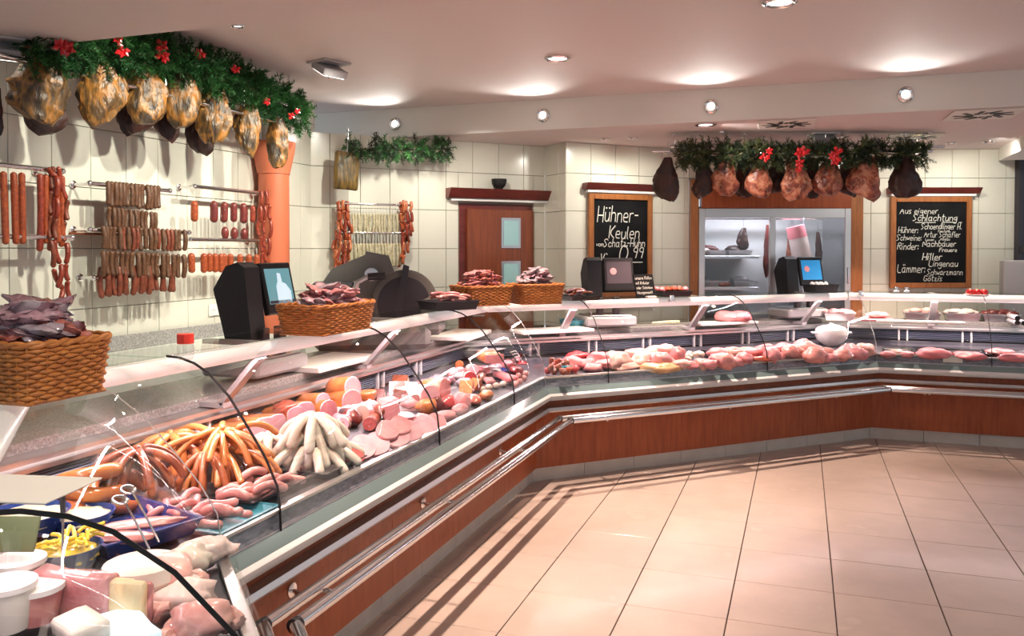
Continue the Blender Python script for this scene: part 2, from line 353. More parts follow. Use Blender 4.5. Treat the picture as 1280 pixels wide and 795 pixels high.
for k in range(4):
    c = thing('display_counter', 'refrigerated glass meat display, '+names[k], 'counter', (0, 0, 0), group='refrigerated display counters')
    COUNTER.append(c)
    # kick tiles
    s = 0.0; x0 = 0
    while s < RL[k]-.02:
        e = min(RL[k], s+.42)
        rrect(k, s+.002, e-.002, [(0, 0), (0, .098), (-.02, .098), (-.02, 0)]).build('tile', 'kick_tile', c); s = e
    sweep(k, [(-.021, 0), (-.021, .1), (-1.1, .1), (-1.1, 0)]).build('plinth', 'grout', c)
    s = 0.0
    while s < RL[k]-.02:
        e = min(RL[k], s+1.3) if RL[k]-s > 1.7 else RL[k]
        sweep(k, [(.035, .10), (.035, .44), (.10, .45), (.10, .64), (-.03, .64), (-.03, .10)], None if s == 0 else s+.0015, None if e >= RL[k]-.01 else e-.0015).build('wood_panel', 'wood', c); s = e
    sweep(k, [(.102, .500), (.14, .504), (.148, .515), (.14, .535), (.102, .54)]).build('trim_strip', 'alu', c, True)
    sweep(k, [(.098, .578), (.146, .585), (.158, .60), (.158, .618), (.146, .632), (.118, .640), (.098, .632)]).build('bumper', 'bumper_plastic', c, True)
    sweep(k, [(.145, .633), (.13, .655), (.117, .672), (.09, .672), (.09, .634)]).build('ledge', 'ledge_glass', c, True)
    sweep(k, [(.112, .673), (.096, .735), (.085, .735), (.085, .673)]).build('price_rail', 'price_strip', c)
    sweep(k, [(.107, .733), (.112, .746), (.082, .746), (.082, .733)]).build('rail_top', 'alu', c, True)
    sweep(k, [(.111, .672), (.111, .679), (.098, .679), (.098, .672)]).build('rail_bottom', 'alu', c)
    sweep(k, [(.082, .70), (.082, .722), (.05, zdeck(.05)), (-.63, zdeck(-.63)), (-.63, .70)]).build('display_deck', 'deck', c)
    sweep(k, [(-.641, .70), (-.641, .90), (-.70, .90), (-.70, .70)]).build('back_panel', 'dark_plastic', c)
    g = MB()
    for q in range(8):
        z = .802+q*.0115; sweep(k, [(-.642, z), (-.634, z), (-.620, z+.0065), (-.642, z+.0065)], mb=g)
    g = g.build('grille', 'slat', c); g['kind'] = 'stuff'
    s = .28
    while s < RL[k]-.1:
        for ds in (0, .07):
            rrect(k, s+ds, s+ds+.014, [(-.645, .79), (-.612, .79), (-.612, .895), (-.645, .895)]).build('grille_post', 'white_plastic', c)
        s += .52
    sweep(k, [(-.60, .893), (-.60, .908), (-.625, .915), (-.625, .932), (-.73, .935), (-.73, .893)]).build('rear_ledge', 'alu', c)
    # curved front panes and the glass shelf
    cuts = [None]+SEAMS[k]+[None]
    for i in range(len(cuts)-1):
        a = None if cuts[i] is None else cuts[i]+.003; b = None if cuts[i+1] is None else cuts[i+1]-.003
        P = GP; Q = thick(GP, -.006)
        sweep(k, P+Q[::-1], a, b).build('front_pane', 'pane', c, 'all')
        sweep(k, [(-.362, 1.232), (-.362, 1.24), (-.66, 1.24), (-.66, 1.232)], a, b).build('shelf_pane', 'shelf_pane', c)
        if cuts[i+1] is not None:
            P2 = thick(GP, .001); Q2 = thick(GP, -.007)
            sweep(k, P2+Q2[::-1], cuts[i+1]-(.0019 if k else .0015), cuts[i+1]+(.0019 if k else .0015)).build('pane_joint', 'gasket', c)
    if k < 3:   # bright corner joint where two runs meet
        MB().tube([V3(mit(k+1, d+.002), z) for d, z in GP]+[V3(mit(k+1, -.66), 1.241)], .0022, 6).build('corner_joint', 'alu', c, True)
    # light tube below the shelf, brackets
    m = MB(); a, b = mit(k, -.42), mit(k+1, -.42)
    dirv = (b-a).normalized()
    m.tube([V3(a+dirv*.02, 1.195), V3(b-dirv*.02, 1.195)], .034, 16).build('light_tube', 'tube_plastic', c, True)
    s = .55 if k != LEFT else .95
    while s < RL[k]-.1:
        m = MB()
        p0, p1 = cp(k, s, -.405, 1.165), cp(k, s, -.60, .955); dv = (p1-p0).normalized(); side = RU[k]; up = dv.cross(side)
        m.box((p0+p1)/2, ((p1-p0).length, .055, .022), M=Matrix((dv, side, up)).transposed())
        q = cp(k, s, -.66, .948); m.box(q, (.16, .055, .022), M=Matrix((RN[k], side, Vector((0, 0, 1)))).transposed())
        m.build('shelf_bracket', 'grey_plastic', c)
        m = MB(); q = cp(k, s, -.56, 1.222); m.box(q, (.26, .05, .018), M=Matrix((RN[k], side, Vector((0, 0, 1)))).transposed()); m.build('bracket_arm', 'grey_plastic', c)
        s += 1.25
    # double hand rail with stand-offs
    for d in (.225, .315):
        a, b = mit(k, d), mit(k+1, d); e = .012
        MB().tube([V3(a+dirv*e, .475), V3(b-dirv*e, .475)], .021, 14).build('hand_rail', 'chrome', c, True)
        if k > 0: MB().tube([V3(a-dirv*.0, .475)-dirv*.014, V3(a, .475)+dirv*.014], .0235, 12).build('rail_joint', 'black_plastic', c, True)
    s = .42
    while s < RL[k]-.1:
        MB().tube([cp(k, s, .10, .44), cp(k, s, .14, .432), cp(k, s, .19, .432), cp(k, s, .225, .455), cp(k, s, .27, .458), cp(k, s, .315, .455)], .0085, 8).build('rail_bracket', 'chrome', c, True)
        MB().lathe([(.026, 0), (.026, .008), (.012, .012)], n=14, M=Matrix((RU[k], Vector((0, 0, 1)), RN[k])).transposed(), o=cp(k, s, .10, .44)).build('bracket_flange', 'chrome', c, True)
        s += 1.05
    # LED light in the tube
    a, b = mit(k, -.40), mit(k+1, -.40); mid = (a+b)/2
    area((mid.x, mid.y, 1.160), V3(mid+RN[k]*.10, .7), (8, 9.5, 7.5, 7.5)[k]*RL[k]*(.4 if k == 0 else 1), (b-a).length-.1, .03, (1, .72, .74), roll=dirv)
# granite worktops behind each run
for k, nm in ((0, 'near section'), (1, 'left run'), (2, 'middle diagonal run'), (3, 'far right run')):
    wd_ = 1.15 if k < 2 else .90
    w = sweep(k, [(-.70, .935), (-.70, .968), (-.705, .972), (-wd_, .972), (-wd_, .935)]).build('granite_worktop', 'granite')
    tag(w, 'speckled grey granite serving worktop behind the %s of the counter' % nm, 'worktop', 'granite worktops')
    b = sweep(k, [(-.72, .10), (-.72, .934), (-wd_+.05, .934), (-wd_+.05, .10)]).build('worktop_cabinet', 'beam_paint')
    tag(b, 'pale base cabinet under the granite worktop of the %s' % nm, 'cabinet', 'worktop cabinets')
# back counter on the left wall
bc = thing('back_counter', 'low cream back counter with granite upstand along the left wall', 'counter', (-3.55, 3.6, 0))
MB().box((0, -.35, .5), (.52, 3.5, .98)).build('cabinet_body', 'beam_paint', bc)
MB().bbox((0, -.35, 1.005), (.56, 3.5, .03), .004).build('worktop', 'beam_paint', bc)
MB().bbox((-.27, -.35, 1.065), (.025, 3.5, .09), .003).build('upstand', 'granite', bc)

# ================================================================ MATERIALS OF THE GOODS
mat('ham_smoked', (.035, .022, .012), (.14, .072, .022), 13, .42, bump=1, c3=(.36, .14, .022), bscale=26, detail=8, lo=.38, hi=.54, stretch=(1.6, 1.6, .7))
mat('ham_dark', (.055, .016, .010), (.022, .010, .008), 10, .4, bump=.6, bscale=25)
mat('ham_red', (.13, .03, .02), (.36, .09, .045), 13, .35, bump=.8, c3=(.60, .27, .16), bscale=24, detail=7, lo=.38, hi=.54)
mat('bacon', (.055, .035, .010), (.19, .11, .022), 16, .4, stretch=(3, 3, .6), bump=.5)
mat('salami_orange', (.42, .085, .022), (.24, .04, .015), 60, .35, c3=(.62, .26, .12), bump=.15)
mat('salami_red', (.33, .05, .022), (.17, .02, .012), 50, .35, c3=(.50, .20, .12))
mat('salami_marbled', (.20, .03, .025), (.11, .018, .015), 45, .35, c3=(.58, .36, .3))
mat('sausage_cured', (.15, .062, .026), (.075, .03, .014), 40, .5, bump=.3, c3=(.28, .14, .06))
mat('sausage_redbrown', (.24, .055, .025), (.13, .03, .015), 40, .45, bump=.2)
mat('sausage_white_mould', (.58, .52, .36), (.38, .33, .2), 45, .7, bump=.3)
mat('frank', (.66, .26, .085), (.54, .185, .055), 14, .25, coat=.35, sss=.15)
mat('frank_dark', (.50, .15, .055), (.38, .10, .04), 14, .28, coat=.3)
mat('ring_sausage', (.52, .19, .05), (.40, .12, .03), 9, .25, coat=.4)
mat('smoked_brown', (.26, .07, .035), (.15, .04, .02), 12, .3, coat=.3)
mat('white_sausage', (.72, .66, .58), (.64, .56, .48), 12, .3, coat=.25, sss=.2)
mat('raw_sausage', (.70, .33, .30), (.56, .21, .20), 22, .3, coat=.3, sss=.2)
mat('meat_pink', (.70, .30, .31), (.55, .19, .21), 14, .35, coat=.2, sss=.15)
mat('ham_face', (.76, .43, .47), (.66, .33, .38), 16, .35, coat=.2, sss=.15)
mat('ham_rind', (.52, .19, .055), (.36, .10, .03), 14, .35, coat=.2)
mat('salami_face', (.50, .12, .11), (.36, .06, .06), 60, .35, c3=(.72, .45, .42))
mat('meat_red', (.42, .05, .055), (.30, .03, .035), 12, .28, coat=.35, c3=(.62, .28, .27))
mat('meat_dark', (.17, .03, .025), (.09, .015, .012), 12, .3, coat=.3)
mat('meat_marinated', (.45, .09, .04), (.28, .05, .025), 20, .3, coat=.35)
mat('poultry', (.76, .46, .40), (.60, .29, .27), 10, .35, coat=.25, sss=.2)
mat('poultry_yellow', (.74, .48, .26), (.62, .34, .17), 10, .35, coat=.25)
mat('fat', (.80, .66, .60), (.72, .54, .50), 9, .35, coat=.2)
mat('cheese', (.78, .66, .40), (.70, .58, .33), 9, .4)
mat('white_cheese', (.80, .77, .68), rough=.4)
mat('pack_purple', (.55, .38, .42), (.34, .17, .21), 12, .18, coat=.6, c3=(.72, .62, .64), bump=.5, bscale=26)
mat('pack_pink', (.62, .30, .30), (.46, .16, .17), 12, .18, coat=.6, c3=(.74, .52, .52), bump=.5, bscale=26)
mat('pack_red', (.56, .20, .16), (.36, .10, .08), 12, .18, coat=.6, c3=(.66, .42, .40), bump=.5, bscale=26)
mat('pack_grey', (.52, .45, .49), (.34, .27, .31), 12, .18, coat=.6, c3=(.7, .66, .68), bump=.5, bscale=26)
mat('wicker', (.52, .20, .045), (.36, .115, .025), 30, .42, bump=.2)
mat('pine', (.06, .24, .05), (.022, .12, .03), 4, .55)
mat('pine_dark', (.018, .05, .018), (.010, .03, .012), 4, .6)
mat('pine_olive', (.10, .13, .04), (.05, .08, .025), 4, .55)
mat('twig', (.06, .035, .02), rough=.8)
mat('berry', (.50, .010, .014), rough=.3, coat=.3)
mat('door_wood', (.24, .055, .014), (.16, .034, .010), 5, .35, stretch=(7, 7, .5), coat=.2)
mat('frosted', (.36, .60, .62), rough=.25)
mat('salad_yellow', (.76, .58, .05), rough=.3, coat=.3)
mat('salad_cream', (.74, .70, .50), (.60, .58, .36), 18, .35)
mat('blue_bowl', (.02, .05, .22), rough=.15, coat=.4)
mat('teal', (.05, .25, .32), rough=.3)
mat('leaf', (.06, .20, .04), (.10, .30, .08), 9, .4)
mat('red_cap', (.70, .04, .02), rough=.35)
mat('paper', (.80, .78, .70), rough=.7)
mat('porcelain', (.82, .81, .80), rough=.15, coat=.4)
mat('cutting_board', (.78, .75, .70), rough=.5)
mat('screen_teal', (.12, .30, .34), emit=.7); mat('screen_white', (.55, .72, .80), emit=.8)
mat('screen_blue', (.012, .16, .36), emit=1.0); mat('screen_dark', (.045, .03, .04), emit=.4); mat('screen_logo', (.55, .22, .22), emit=.6)
mat('blood_tray', (.012, .012, .014), rough=.2, coat=.3)
mat('fish_pink', (.72, .22, .24), rough=.4)

veins('ham_red', (.60, .28, .16), 11, .05, .6); veins('ham_smoked', (.42, .18, .035), 7, .06, .5)
def curve_pts(L, bend, n=9): # a sausage axis hanging along -Z from the origin, bowed in +X
    return [(bend*math.sin(PI*i/(n-1)), 0, -L*i/(n-1)) for i in range(n)]
def sausage_mesh(name, L, r, bend, m, n=10, knobs=True, k=10, wob=0):
    c = min(.25, r*.95/L); ts = [0, .06*c, .3*c, .62*c, c]; k = max(3, k-6); ts = ts+[c+(1-2*c)*i/k for i in range(1, k)]+[1-t for t in ts[::-1]]
    pts = [(bend*math.sin(PI*t), 0, -L*t) for t in ts]; rr = []
    for i, t in enumerate(ts):
        q = min(1, min(t, 1-t)/c); rr.append(r*max(.16, math.sqrt(max(0, 1-(1-q)**2)))*(1+wob*math.sin(i*2.3)))
    mb = MB(); mb.tube(pts, rr, n)
    return mb.mesh(name, m, 'all')
def noise3(p, f, sd):
    from mathutils import noise
    return noise.noise(Vector(p)*f+Vector((sd*3.1, sd*1.7, sd*.9)))
def lump(c, r, sd, amp=.22, seg=20, rings=14, M=None, f=1.6):
    return MB().ball(c, r, seg, rings, lambda d: 1+amp*noise3(d, f, sd)+amp*.4*noise3(d, f*3, sd+5), M)
def ham_mesh(name, w, h, t, sd, m):
    # hung leg: cut shank at the top, heavy below with folds and a blunt ragged lower edge, flattened
    from mathutils import noise
    mb = MB(); seg, rings = 24, 20; r = random.Random(sd*7+1); lean = r.uniform(-.14, .14); lob = r.uniform(.0, 6.28); r1_ = r.uniform(-.8, .8)
    prof = {'ham_smoked': [(0, .52), (.08, .66), (.2, .86), (.36, .98), (.5, 1.0), (.66, .93), (.8, .80), (.92, .62), (1, .40)],
            'ham_red': [(0, .42), (.1, .52), (.3, .74), (.5, .92), (.66, 1.0), (.8, .97), (.92, .74), (1, .40)]}.get(m, [(0, .34), (.08, .42), (.2, .58), (.36, .76), (.5, .88), (.66, .98), (.8, 1.0), (.92, .82), (1, .46)])
    def pr_(q):
        for (a, b), (c, d) in zip(prof, prof[1:]):
            if q <= c: return b+(d-b)*(q-a)/(c-a)
        return .02
    vs = []
    for i in range(rings+1):
        q = i/rings; ww = pr_(q)
        for j in range(seg):
            a = 2*PI*j/seg; dx, dy = math.cos(a), math.sin(a); d = Vector((dx*.8, dy*.8, q*2.0))
            rid = 1-2*abs(noise3(d, 1.5, sd)); rid2 = 1-2*abs(noise3(d, 3.6, sd+4))
            k = .90+.20*noise3(d, .9, sd)+.30*rid*.7+.06*rid2+.05*noise3(d, 7, sd)-.24*max(0, math.cos(a*2+lob+q*2))**4
            off = lean*w*math.sin(q*2.6)
            vs.append((dx*w/2*ww*k+off, dy*t/2*(.55+.45*ww)*k*(.75+.3*q), -h*q*(1+.05*noise3(d, 2, sd+9))+.05*h*dx*(lean*9+r1_)*q))
    fs = [(i*seg+j, (i+1)*seg+j, (i+1)*seg+(j+1) % seg, i*seg+(j+1) % seg) for i in range(rings) for j in range(seg)]
    fs += [tuple(range(seg)), tuple(range(rings*seg, (rings+1)*seg))[::-1]]; mb.add(vs, fs)
    return mb.mesh(name, m, True)
def cord(p0, p1, parent=None, r=.003, name='cord', m='twig'): return MB().tube([p0, p1], r, 6).build(name, m, parent)

# ---------------------------------------------------------------- stroke lettering (baseline 0, x-height 4, cap 7)
GL = {'A': '00,37,60 13,53', 'H': '07,00 57,50 03,53', 'K': '07,00 57,03,50', 'S': '56,47,17,06,05,42,31,10,00', 'R': '00,07,47,56,55,44,04 24,50', 'N': '00,07,50,57', 'L': '07,00,50', 'G': '56,37,17,05,02,10,40,52,53,33', 'V': '07,20,47', 'T': '07,57 37,30', 'F': '00,07,57 04,44',
 'a': '44,14,03,01,10,30,42 44,40,50', 'b': '07,00,30,41,43,34,04', 'c': '43,34,14,03,01,10,30,41', 'd': '47,40 44,14,03,01,10,30,42', 'e': '02,42,43,34,14,03,01,10,40', 'f': '46,37,27,16,10 04,34', 'g': '44,14,03,02,11,31,44,4a,3c,0b', 'h': '07,00 03,14,34,43,40', 'i': '04,00 06,16', 'j': '24,2a,0c', 'k': '07,00 34,02,30', 'l': '07,01,10', 'm': '04,00 03,14,24,30 33,44,54,60', 'n': '04,00 03,14,34,43,40', 'o': '14,34,43,41,30,10,01,03,14', 'r': '04,00 03,14,34', 's': '34,04,03,31,30,00', 't': '17,11,20,30 05,35', 'u': '04,01,10,30,42 44,40', 'v': '04,20,44', 'w': '04,10,23,30,44', 'z': '04,34,00,40',
 'ü': '04,01,10,30,42 44,40 06,16 36,46', 'ö': '14,34,43,41,30,10,01,03,14 16,17 36,37', 'ä': '44,14,03,01,10,30,42 44,40,50 16,17 36,37', '-': '03,33', ':': '00,01 03,04', '.': '00,10', ',': '10,0a', '0': '17,37,55,52,30,10,02,05,17,47', '9': '44,14,05,06,17,37,46,30', '€': '57,27,06,01,20,50 03,34 05,45', "'": '07,16', '_': '00,90', ' ': ''}
DESC = {'a': -1, 'b': -2, 'c': -3}
def lettering(text, size, width=.011, slant=.16, sd=0):
    rr = random.Random(sd); x = 0; V = []; F = []; u = size/7
    for ch in text:
        g = GL.get(ch, ''); mx = 0; jy = rr.uniform(-.25, .25)
        for st in g.split():
            pts = []
            for tok in st.split(','):
                a = int(tok[0]); b = DESC[tok[1]] if tok[1] in DESC else int(tok[1]); mx = max(mx, a); pts.append(((x+a*.82)*u+slant*b*u, (b+jy)*u))
            # rounded strokes: subdivide corners
            q = [pts[0]]
            for i in range(1, len(pts)-1):
                p0, p1, p2 = pts[i-1], pts[i], pts[i+1]
                q += [((p0[0]+p1[0]*2)/3, (p0[1]+p1[1]*2)/3), ((p0[0]+p1[0]*6+p2[0])/8, (p0[1]+p1[1]*6+p2[1])/8), ((p2[0]+p1[0]*2)/3, (p2[1]+p1[1]*2)/3)]
            q.append(pts[-1]); 
            for (ax, ay), (bx, by) in zip(q, q[1:]):
                l = math.hypot(bx-ax, by-ay)
                if l < 1e-6: continue
                ex, ey = (bx-ax)/l*width*.35, (by-ay)/l*width*.35; nx, ny = -(by-ay)/l*width/2, (bx-ax)/l*width/2; n = len(V)
                for (px_, py_) in ((ax-ex+nx, ay-ey+ny), (ax-ex-nx, ay-ey-ny), (bx+ex-nx, by+ey-ny), (bx+ex+nx, by+ey+ny)): V.append((px_, 0, py_))
                F.append((n, n+1, n+2, n+3))
        x += (mx*.82+1.5) if ch != ' ' else 3
    return V, F, x*u
def write(parent, name, text, x, z, size, y=-.0012, maxw=None, width=.011, m='chalk', sd=1, slant=.16):
    V, F, w = lettering(text, size, width, slant, sd)
    k = 1 if not maxw or w <= maxw else maxw/w
    mb = MB(); mb.add([(x+a*k, y, z+c) for a, b, c in V], F); mb2 = MB()
    o = mb.build(name, m, parent); return o

# ================================================================ LEFT WALL: RACKS OF SAUSAGES
def pipe(name, p0, p1, r, parent=None, m='chrome'): return MB().tube([p0, p1], r, 12).build(name, m, parent, True)
def wall_rack(label, bars, grp='wall racks for sausages'):
    # bars: (px0,py0,px1,py1,offset from the wall)
    p = on_x(bars[0][0], bars[0][1], XW+bars[0][4]); t = thing('wall_rack', label, 'rack', (XW, p.y, p.z), group=grp); o = Vector((XW, p.y, p.z)); out = []
    for (x0, y0, x1, y1, off) in bars:
        a = on_x(x0, y0, XW+off); b = on_x(x1, y1, XW+off); zz = (a.z+b.z)/2; a.z = b.z = zz; out.append((a, b))
        pipe('bar', a-o, b-o, .013, t)
        for q in (a+Vector((0, .03, 0)), b-Vector((0, .03, 0))):
            pipe('bracket', q-o, Vector((XW+.004, q.y, q.z))-o, .009, t)
            MB().lathe([(.022, 0), (.022, .012), (.011, .018)], n=14, M=Matrix.Rotation(PI/2, 3, 'Y'), o=Vector((XW+.003, q.y, q.z))-o).build('wall_plate', 'chrome', t, True)
        for q in (a, b): MB().ball(q-o, .017, 10, 8).build('end_cap', 'chrome', t, True)
    return t, out
def hang(name, label, cat, mesh, p, grp, rz=0, loop=None, scl=1):
    o = put(name, mesh, None, p, (0, R.uniform(-.04, .04), rz), scl); tag(o, label, cat, grp)
    if loop: cord((0, 0, -.002), (0, 0, loop), o, .002, 'string', 'paper')
    return o
def row(name, fmt, cat, meshes, xs, ytop, X, grp, dz=0, loop=None, jit=.004, scl=None):
    # things hanging side by side: xs = picture columns, ytop = picture line of their tops at first and last
    n = len(xs)
    for i, x in enumerate(xs):
        y = ytop[0]+(ytop[1]-ytop[0])*(x-xs[0])/max(1e-6, xs[-1]-xs[0]); p = on_x(x, y, X+R.uniform(-jit, jit)); p.z += dz
        hang(name, fmt % ORD[i], cat, R.choice(meshes), p, grp, R.uniform(-.5, .5), loop, 1 if scl is None else R.uniform(*scl))
t1, b1 = wall_rack('chromed wall rack at the left edge holding long salamis', [(-40, 203, 78, 213, .16), (-40, 294, 90, 298, .16)])
t2, b2 = wall_rack('chromed three-tier wall rack in the middle holding brown cured sausages', [(112, 231, 212, 237, .16), (112, 287, 236, 291, .16), (117, 346, 214, 345, .14)])
sh = on_x(115, 286, XW+.1); MB().bbox((.064, .26, sh.z-t2.location.z-.028), (.12, .52, .012), .002).build('shelf_board', 'wood', t2)
t3, b3 = wall_rack('chromed two-tier wall rack beside the column holding small red salamis', [(243, 234, 338, 242, .16), (238, 299, 334, 301, .16)])
LONG = [sausage_mesh('salami', .36+.02*i, .0165, .004*i, m, 12, k=12, wob=.03) for i, m in enumerate(('salami_orange', 'salami_orange', 'salami_red'))]
row('salami', 'long orange-red salami, %s from the left on the left-edge wall rack', 'salami', LONG, [4, 17, 27, 50, 57, 64, 70, 77], (214, 219), XW+.16, 'long salamis on the left wall rack', loop=.03)
CH = [sausage_mesh('link', .125, .013, .016, 'sausage_redbrown', 8), sausage_mesh('link', .13, .013, -.014, 'salami_red', 8)]
def chain(name, label, px, cat='sausage', step=27, X=XW+.18, meshes=CH, grp='chains of linked sausages'):
    # linked sausages: one chain is one thing, its links are parts; px = picture points of the strand
    p0 = on_x(px[0][0], px[0][1], X); t = thing(name, label, cat, p0, group=grp)
    for (xa, ya), (xb, yb) in zip(px, px[1:]):
        a, b = on_x(xa, ya, X), on_x(xb, yb, X); L = (b-a).length; n = max(1, round(L/.12))
        for i in range(n):
            p, q = a.lerp(b, i/n), a.lerp(b, (i+1)/n); d = q-p; me = R.choice(meshes)
            o = put('link', me, t, p-p0+Vector((R.uniform(-.012, .012), 0, 0)), d.to_track_quat('-Z', 'Y').to_euler()); o.scale = (1, 1, d.length/.13)
    return t
chain('sausage_chain', 'long chain of dry sausages looped low at the left-edge rack end', [(67, 208), (63, 300), (66, 336), (78, 362), (68, 386)])
chain('sausage_chain', 'shorter chain of linked dry sausages doubled over that rack', [(74, 208), (84, 250), (82, 330), (87, 372), (80, 384)])
chain('sausage_chain', 'chain of linked sausages hanging in front of the left-edge rack end', [(62, 210), (72, 220), (69, 300), (76, 330), (71, 360)], X=XW+.2)
CU = [sausage_mesh('cured_sausage', .148, .0155, b, 'sausage_cured', 10, wob=.06) for b in (-.012, .006, .014)]
CR = [sausage_mesh('cured_sausage', .15, .0135, b, 'sausage_redbrown', 10, wob=.04) for b in (-.012, .012)]
def frange(a, b, n): return [a+(b-a)*i/(n-1) for i in range(n)]
row('cured_sausage', 'brown cured sausage, %s from the left in the top row of the middle rack', 'sausage', CU, frange(135, 198, 14), (226, 232), XW+.17, 'cured sausages, top row', scl=(.9, 1.04))
row('cured_sausage', 'brown cured sausage, %s from the left in the second row of the middle rack', 'sausage', CU, frange(137, 194, 12), (258, 265), XW+.165, 'cured sausages, second row', scl=(.78, .84))
row('cured_sausage', 'brown cured sausage, %s from the left in the third row of the middle rack', 'sausage', CU+CR, frange(128, 230, 20), (282, 287), XW+.18, 'cured sausages, third row', scl=(.85, .95))
row('cured_sausage', 'brown cured sausage, %s from the left in the fourth row of the middle rack', 'sausage', CU, frange(128, 229, 17), (313, 318), XW+.18, 'cured sausages, fourth row', scl=(.9, 1.02))
row('smoked_sausage', 'reddish smoked sausage, %s from the left in the lowest row of the middle rack', 'sausage', CR, frange(127, 217, 18), (333, 330), XW+.16, 'smoked sausages, lowest row', scl=(1.05, 1.2))
SM = [sausage_mesh('small_salami', .135, .022, 0, 'salami_red', 12, k=12), sausage_mesh('small_salami', .135, .024, .003, 'salami_marbled', 12, k=12)]
SO = [sausage_mesh('small_salami', .135, .023, 0, 'salami_orange', 12, k=12)]
hang('small_salami', 'single orange-red salami hanging alone at the left end of the column-side rack', 'salami', SO[0], on_x(243, 251, XW+.16), 'small salamis beside the column', loop=.06)
row('small_salami', 'short marbled salami, %s from the left in the upper row of the column-side rack', 'salami', SM[1:], [267, 280, 292, 304], (251, 254), XW+.16, 'small salamis beside the column', loop=.055, scl=(1, 1.1))
row('small_salami', 'short red salami, %s from the left right of the marbled salamis on the column-side rack', 'salami', SM[:1], [316, 325], (257, 257), XW+.16, 'small salamis beside the column', loop=.05, scl=(.9, 1))
RS = [MB().ball((0, 0, -.045), (.026, .026, .045), 12, 10).mesh('round_salami', 'salami_marbled', 'all')]
row('round_salami', 'round dark salami, %s of three in the middle row of the column-side rack', 'salami', RS, [281, 293, 305], (283, 285), XW+.16, 'round salamis beside the column', loop=.09)
row('small_salami', 'plump orange-red sausage, %s from the left in the bottom row of the column-side rack', 'sausage', SO, [239, 255, 262, 269, 276, 280, 288, 300, 311, 321, 333], (316, 318), XW+.17, 'orange-red sausages, bottom row', loop=.045, scl=(.9, 1))
for i, ex in enumerate(('nearest the salamis', 'in the middle of the bunch', 'nearest the column')):
    chain('sausage_chain', 'red sausage chain at the column end of the rack, %s' % ex, [(326+i*5, 238), (325+i*6, 275), (328+i*4, 335-i*8)], X=XW+.17+.012*i, meshes=[CH[1]])
# wall sockets
def socket(name, label, M, p):
    t = thing(name, label, 'socket', p, group='power sockets on the tiled walls'); t.rotation_euler = M.to_euler()
    for i in (-.041, .041):
        MB().bbox((i, -.006, 0), (.08, .012, .08), .003).build('plate', 'socket', t)
        f = MB(); f.lathe([(.022, 0), (.022, .003)], n=16, M=Matrix.Rotation(PI/2, 3, 'X'), o=(i, -.0125, 0)); f = f.build('insert', 'paper', t)
        for q in (-.009, .009): MB().lathe([(.003, 0), (.003, .002)], n=8, M=Matrix.Rotation(PI/2, 3, 'X'), o=(i+q, -.016, 0)).build('pin_hole', 'black', t)
    return t
socket('power_socket', 'white double power socket on the left wall below the red salamis', Matrix.Rotation(PI/2, 3, 'Z'), on_x(270, 387, XW+.004))

# ================================================================ HAMS AND GARLANDS
def hang_ham(label, cx, ytop, ybot, w, place, m, grp, sd, cat='ham', tk=.62, ry=0):
    p = place(cx, ytop); q = place(cx, ybot); k = (p-CO).dot(FW)/FPX
    h = (p-q).length; me = ham_mesh('ham', w*k*1.02, h, w*k*tk, sd, m)
    d = (CO-p); rz = math.atan2(d.y, d.x)-PI/2
    t = put('hanging_ham', me, None, p, (0, ry, rz+PI)); tag(t, label, cat, grp)
    cord((0, 0, -.01), (0, 0, .14), t, .004, 'hook', 'steel')
    return t
XG = -3.42
PX = lambda X: (lambda x, y: on_x(x, y, X))
HL = 'smoked hams under the long garland'
for i, (lab, cx, yt, yb, w) in enumerate([
    ('largest smoked ham, golden brown, at the near end of the long garland', 53, 76, 152, 66), ('broad smoked ham with folded rind beside the largest one under the long garland', 122, 78, 155, 52),
    ('paired smoked ham with a deep cleft, third under the long garland', 177, 84, 155, 46), ('smooth amber smoked ham hanging in the middle of the long garland', 227, 92, 158, 42),
    ('split smoked ham with two hanging lobes right of the long garland middle', 268, 112, 178, 46), ('slim smoked ham with pointed lower end, second from the column', 312, 132, 192, 30),
    ('narrowest smoked ham hanging right in front of the column', 347, 148, 210, 26)]):
    hang_ham(lab, cx, yt, yb, w, PX(XG+.02*(i % 2)), 'ham_smoked', HL, i+1, tk=.6)
for i, (lab, cx, yt, yb, w) in enumerate([('dark rind side hanging behind the largest smoked ham', 58, 100, 167, 44), ('dark smoked side behind the cleft ham of the long garland', 170, 80, 166, 44),
    ('dark smoked side behind the smooth amber ham', 208, 90, 172, 34), ('dark smoked side behind the split ham', 253, 116, 192, 32), ('dark ham cut off by the left edge of the picture', -2, 110, 166, 14)]):
    hang_ham(lab, cx, yt, yb, w, PX(XG-.16), 'ham_dark', 'dark sides behind the smoked hams', i+21, tk=.4)
NEED = {}
def sprig_mesh(name, m, L=.16, n=46, nl=.030, sd=0):
    r = random.Random(sd); mb = MB(); mb.cur = 1; mb.tube([(0, 0, 0), (L*.5, 0, -.005), (L, 0, -.012)], [.0022, .0018, .0008], 4, False); mb.cur = 0
    for i in range(n):
        x = L*(.08+.92*i/n); a = r.uniform(0, 2*PI); l = nl*r.uniform(.7, 1.2)*(1-.35*i/n); d = Vector((.55, math.cos(a)*.8, math.sin(a)*.8)).normalized()
        s = d.cross(Vector((r.uniform(-1, 1), r.uniform(-1, 1), r.uniform(-1, 1)))).normalized()*.0024; p = Vector((x, 0, -.012*x/L)); q = p+d*l
        mb.add([p-s, p+s, q+s*.4, q-s*.4], [(0, 1, 2, 3)])
    return mb
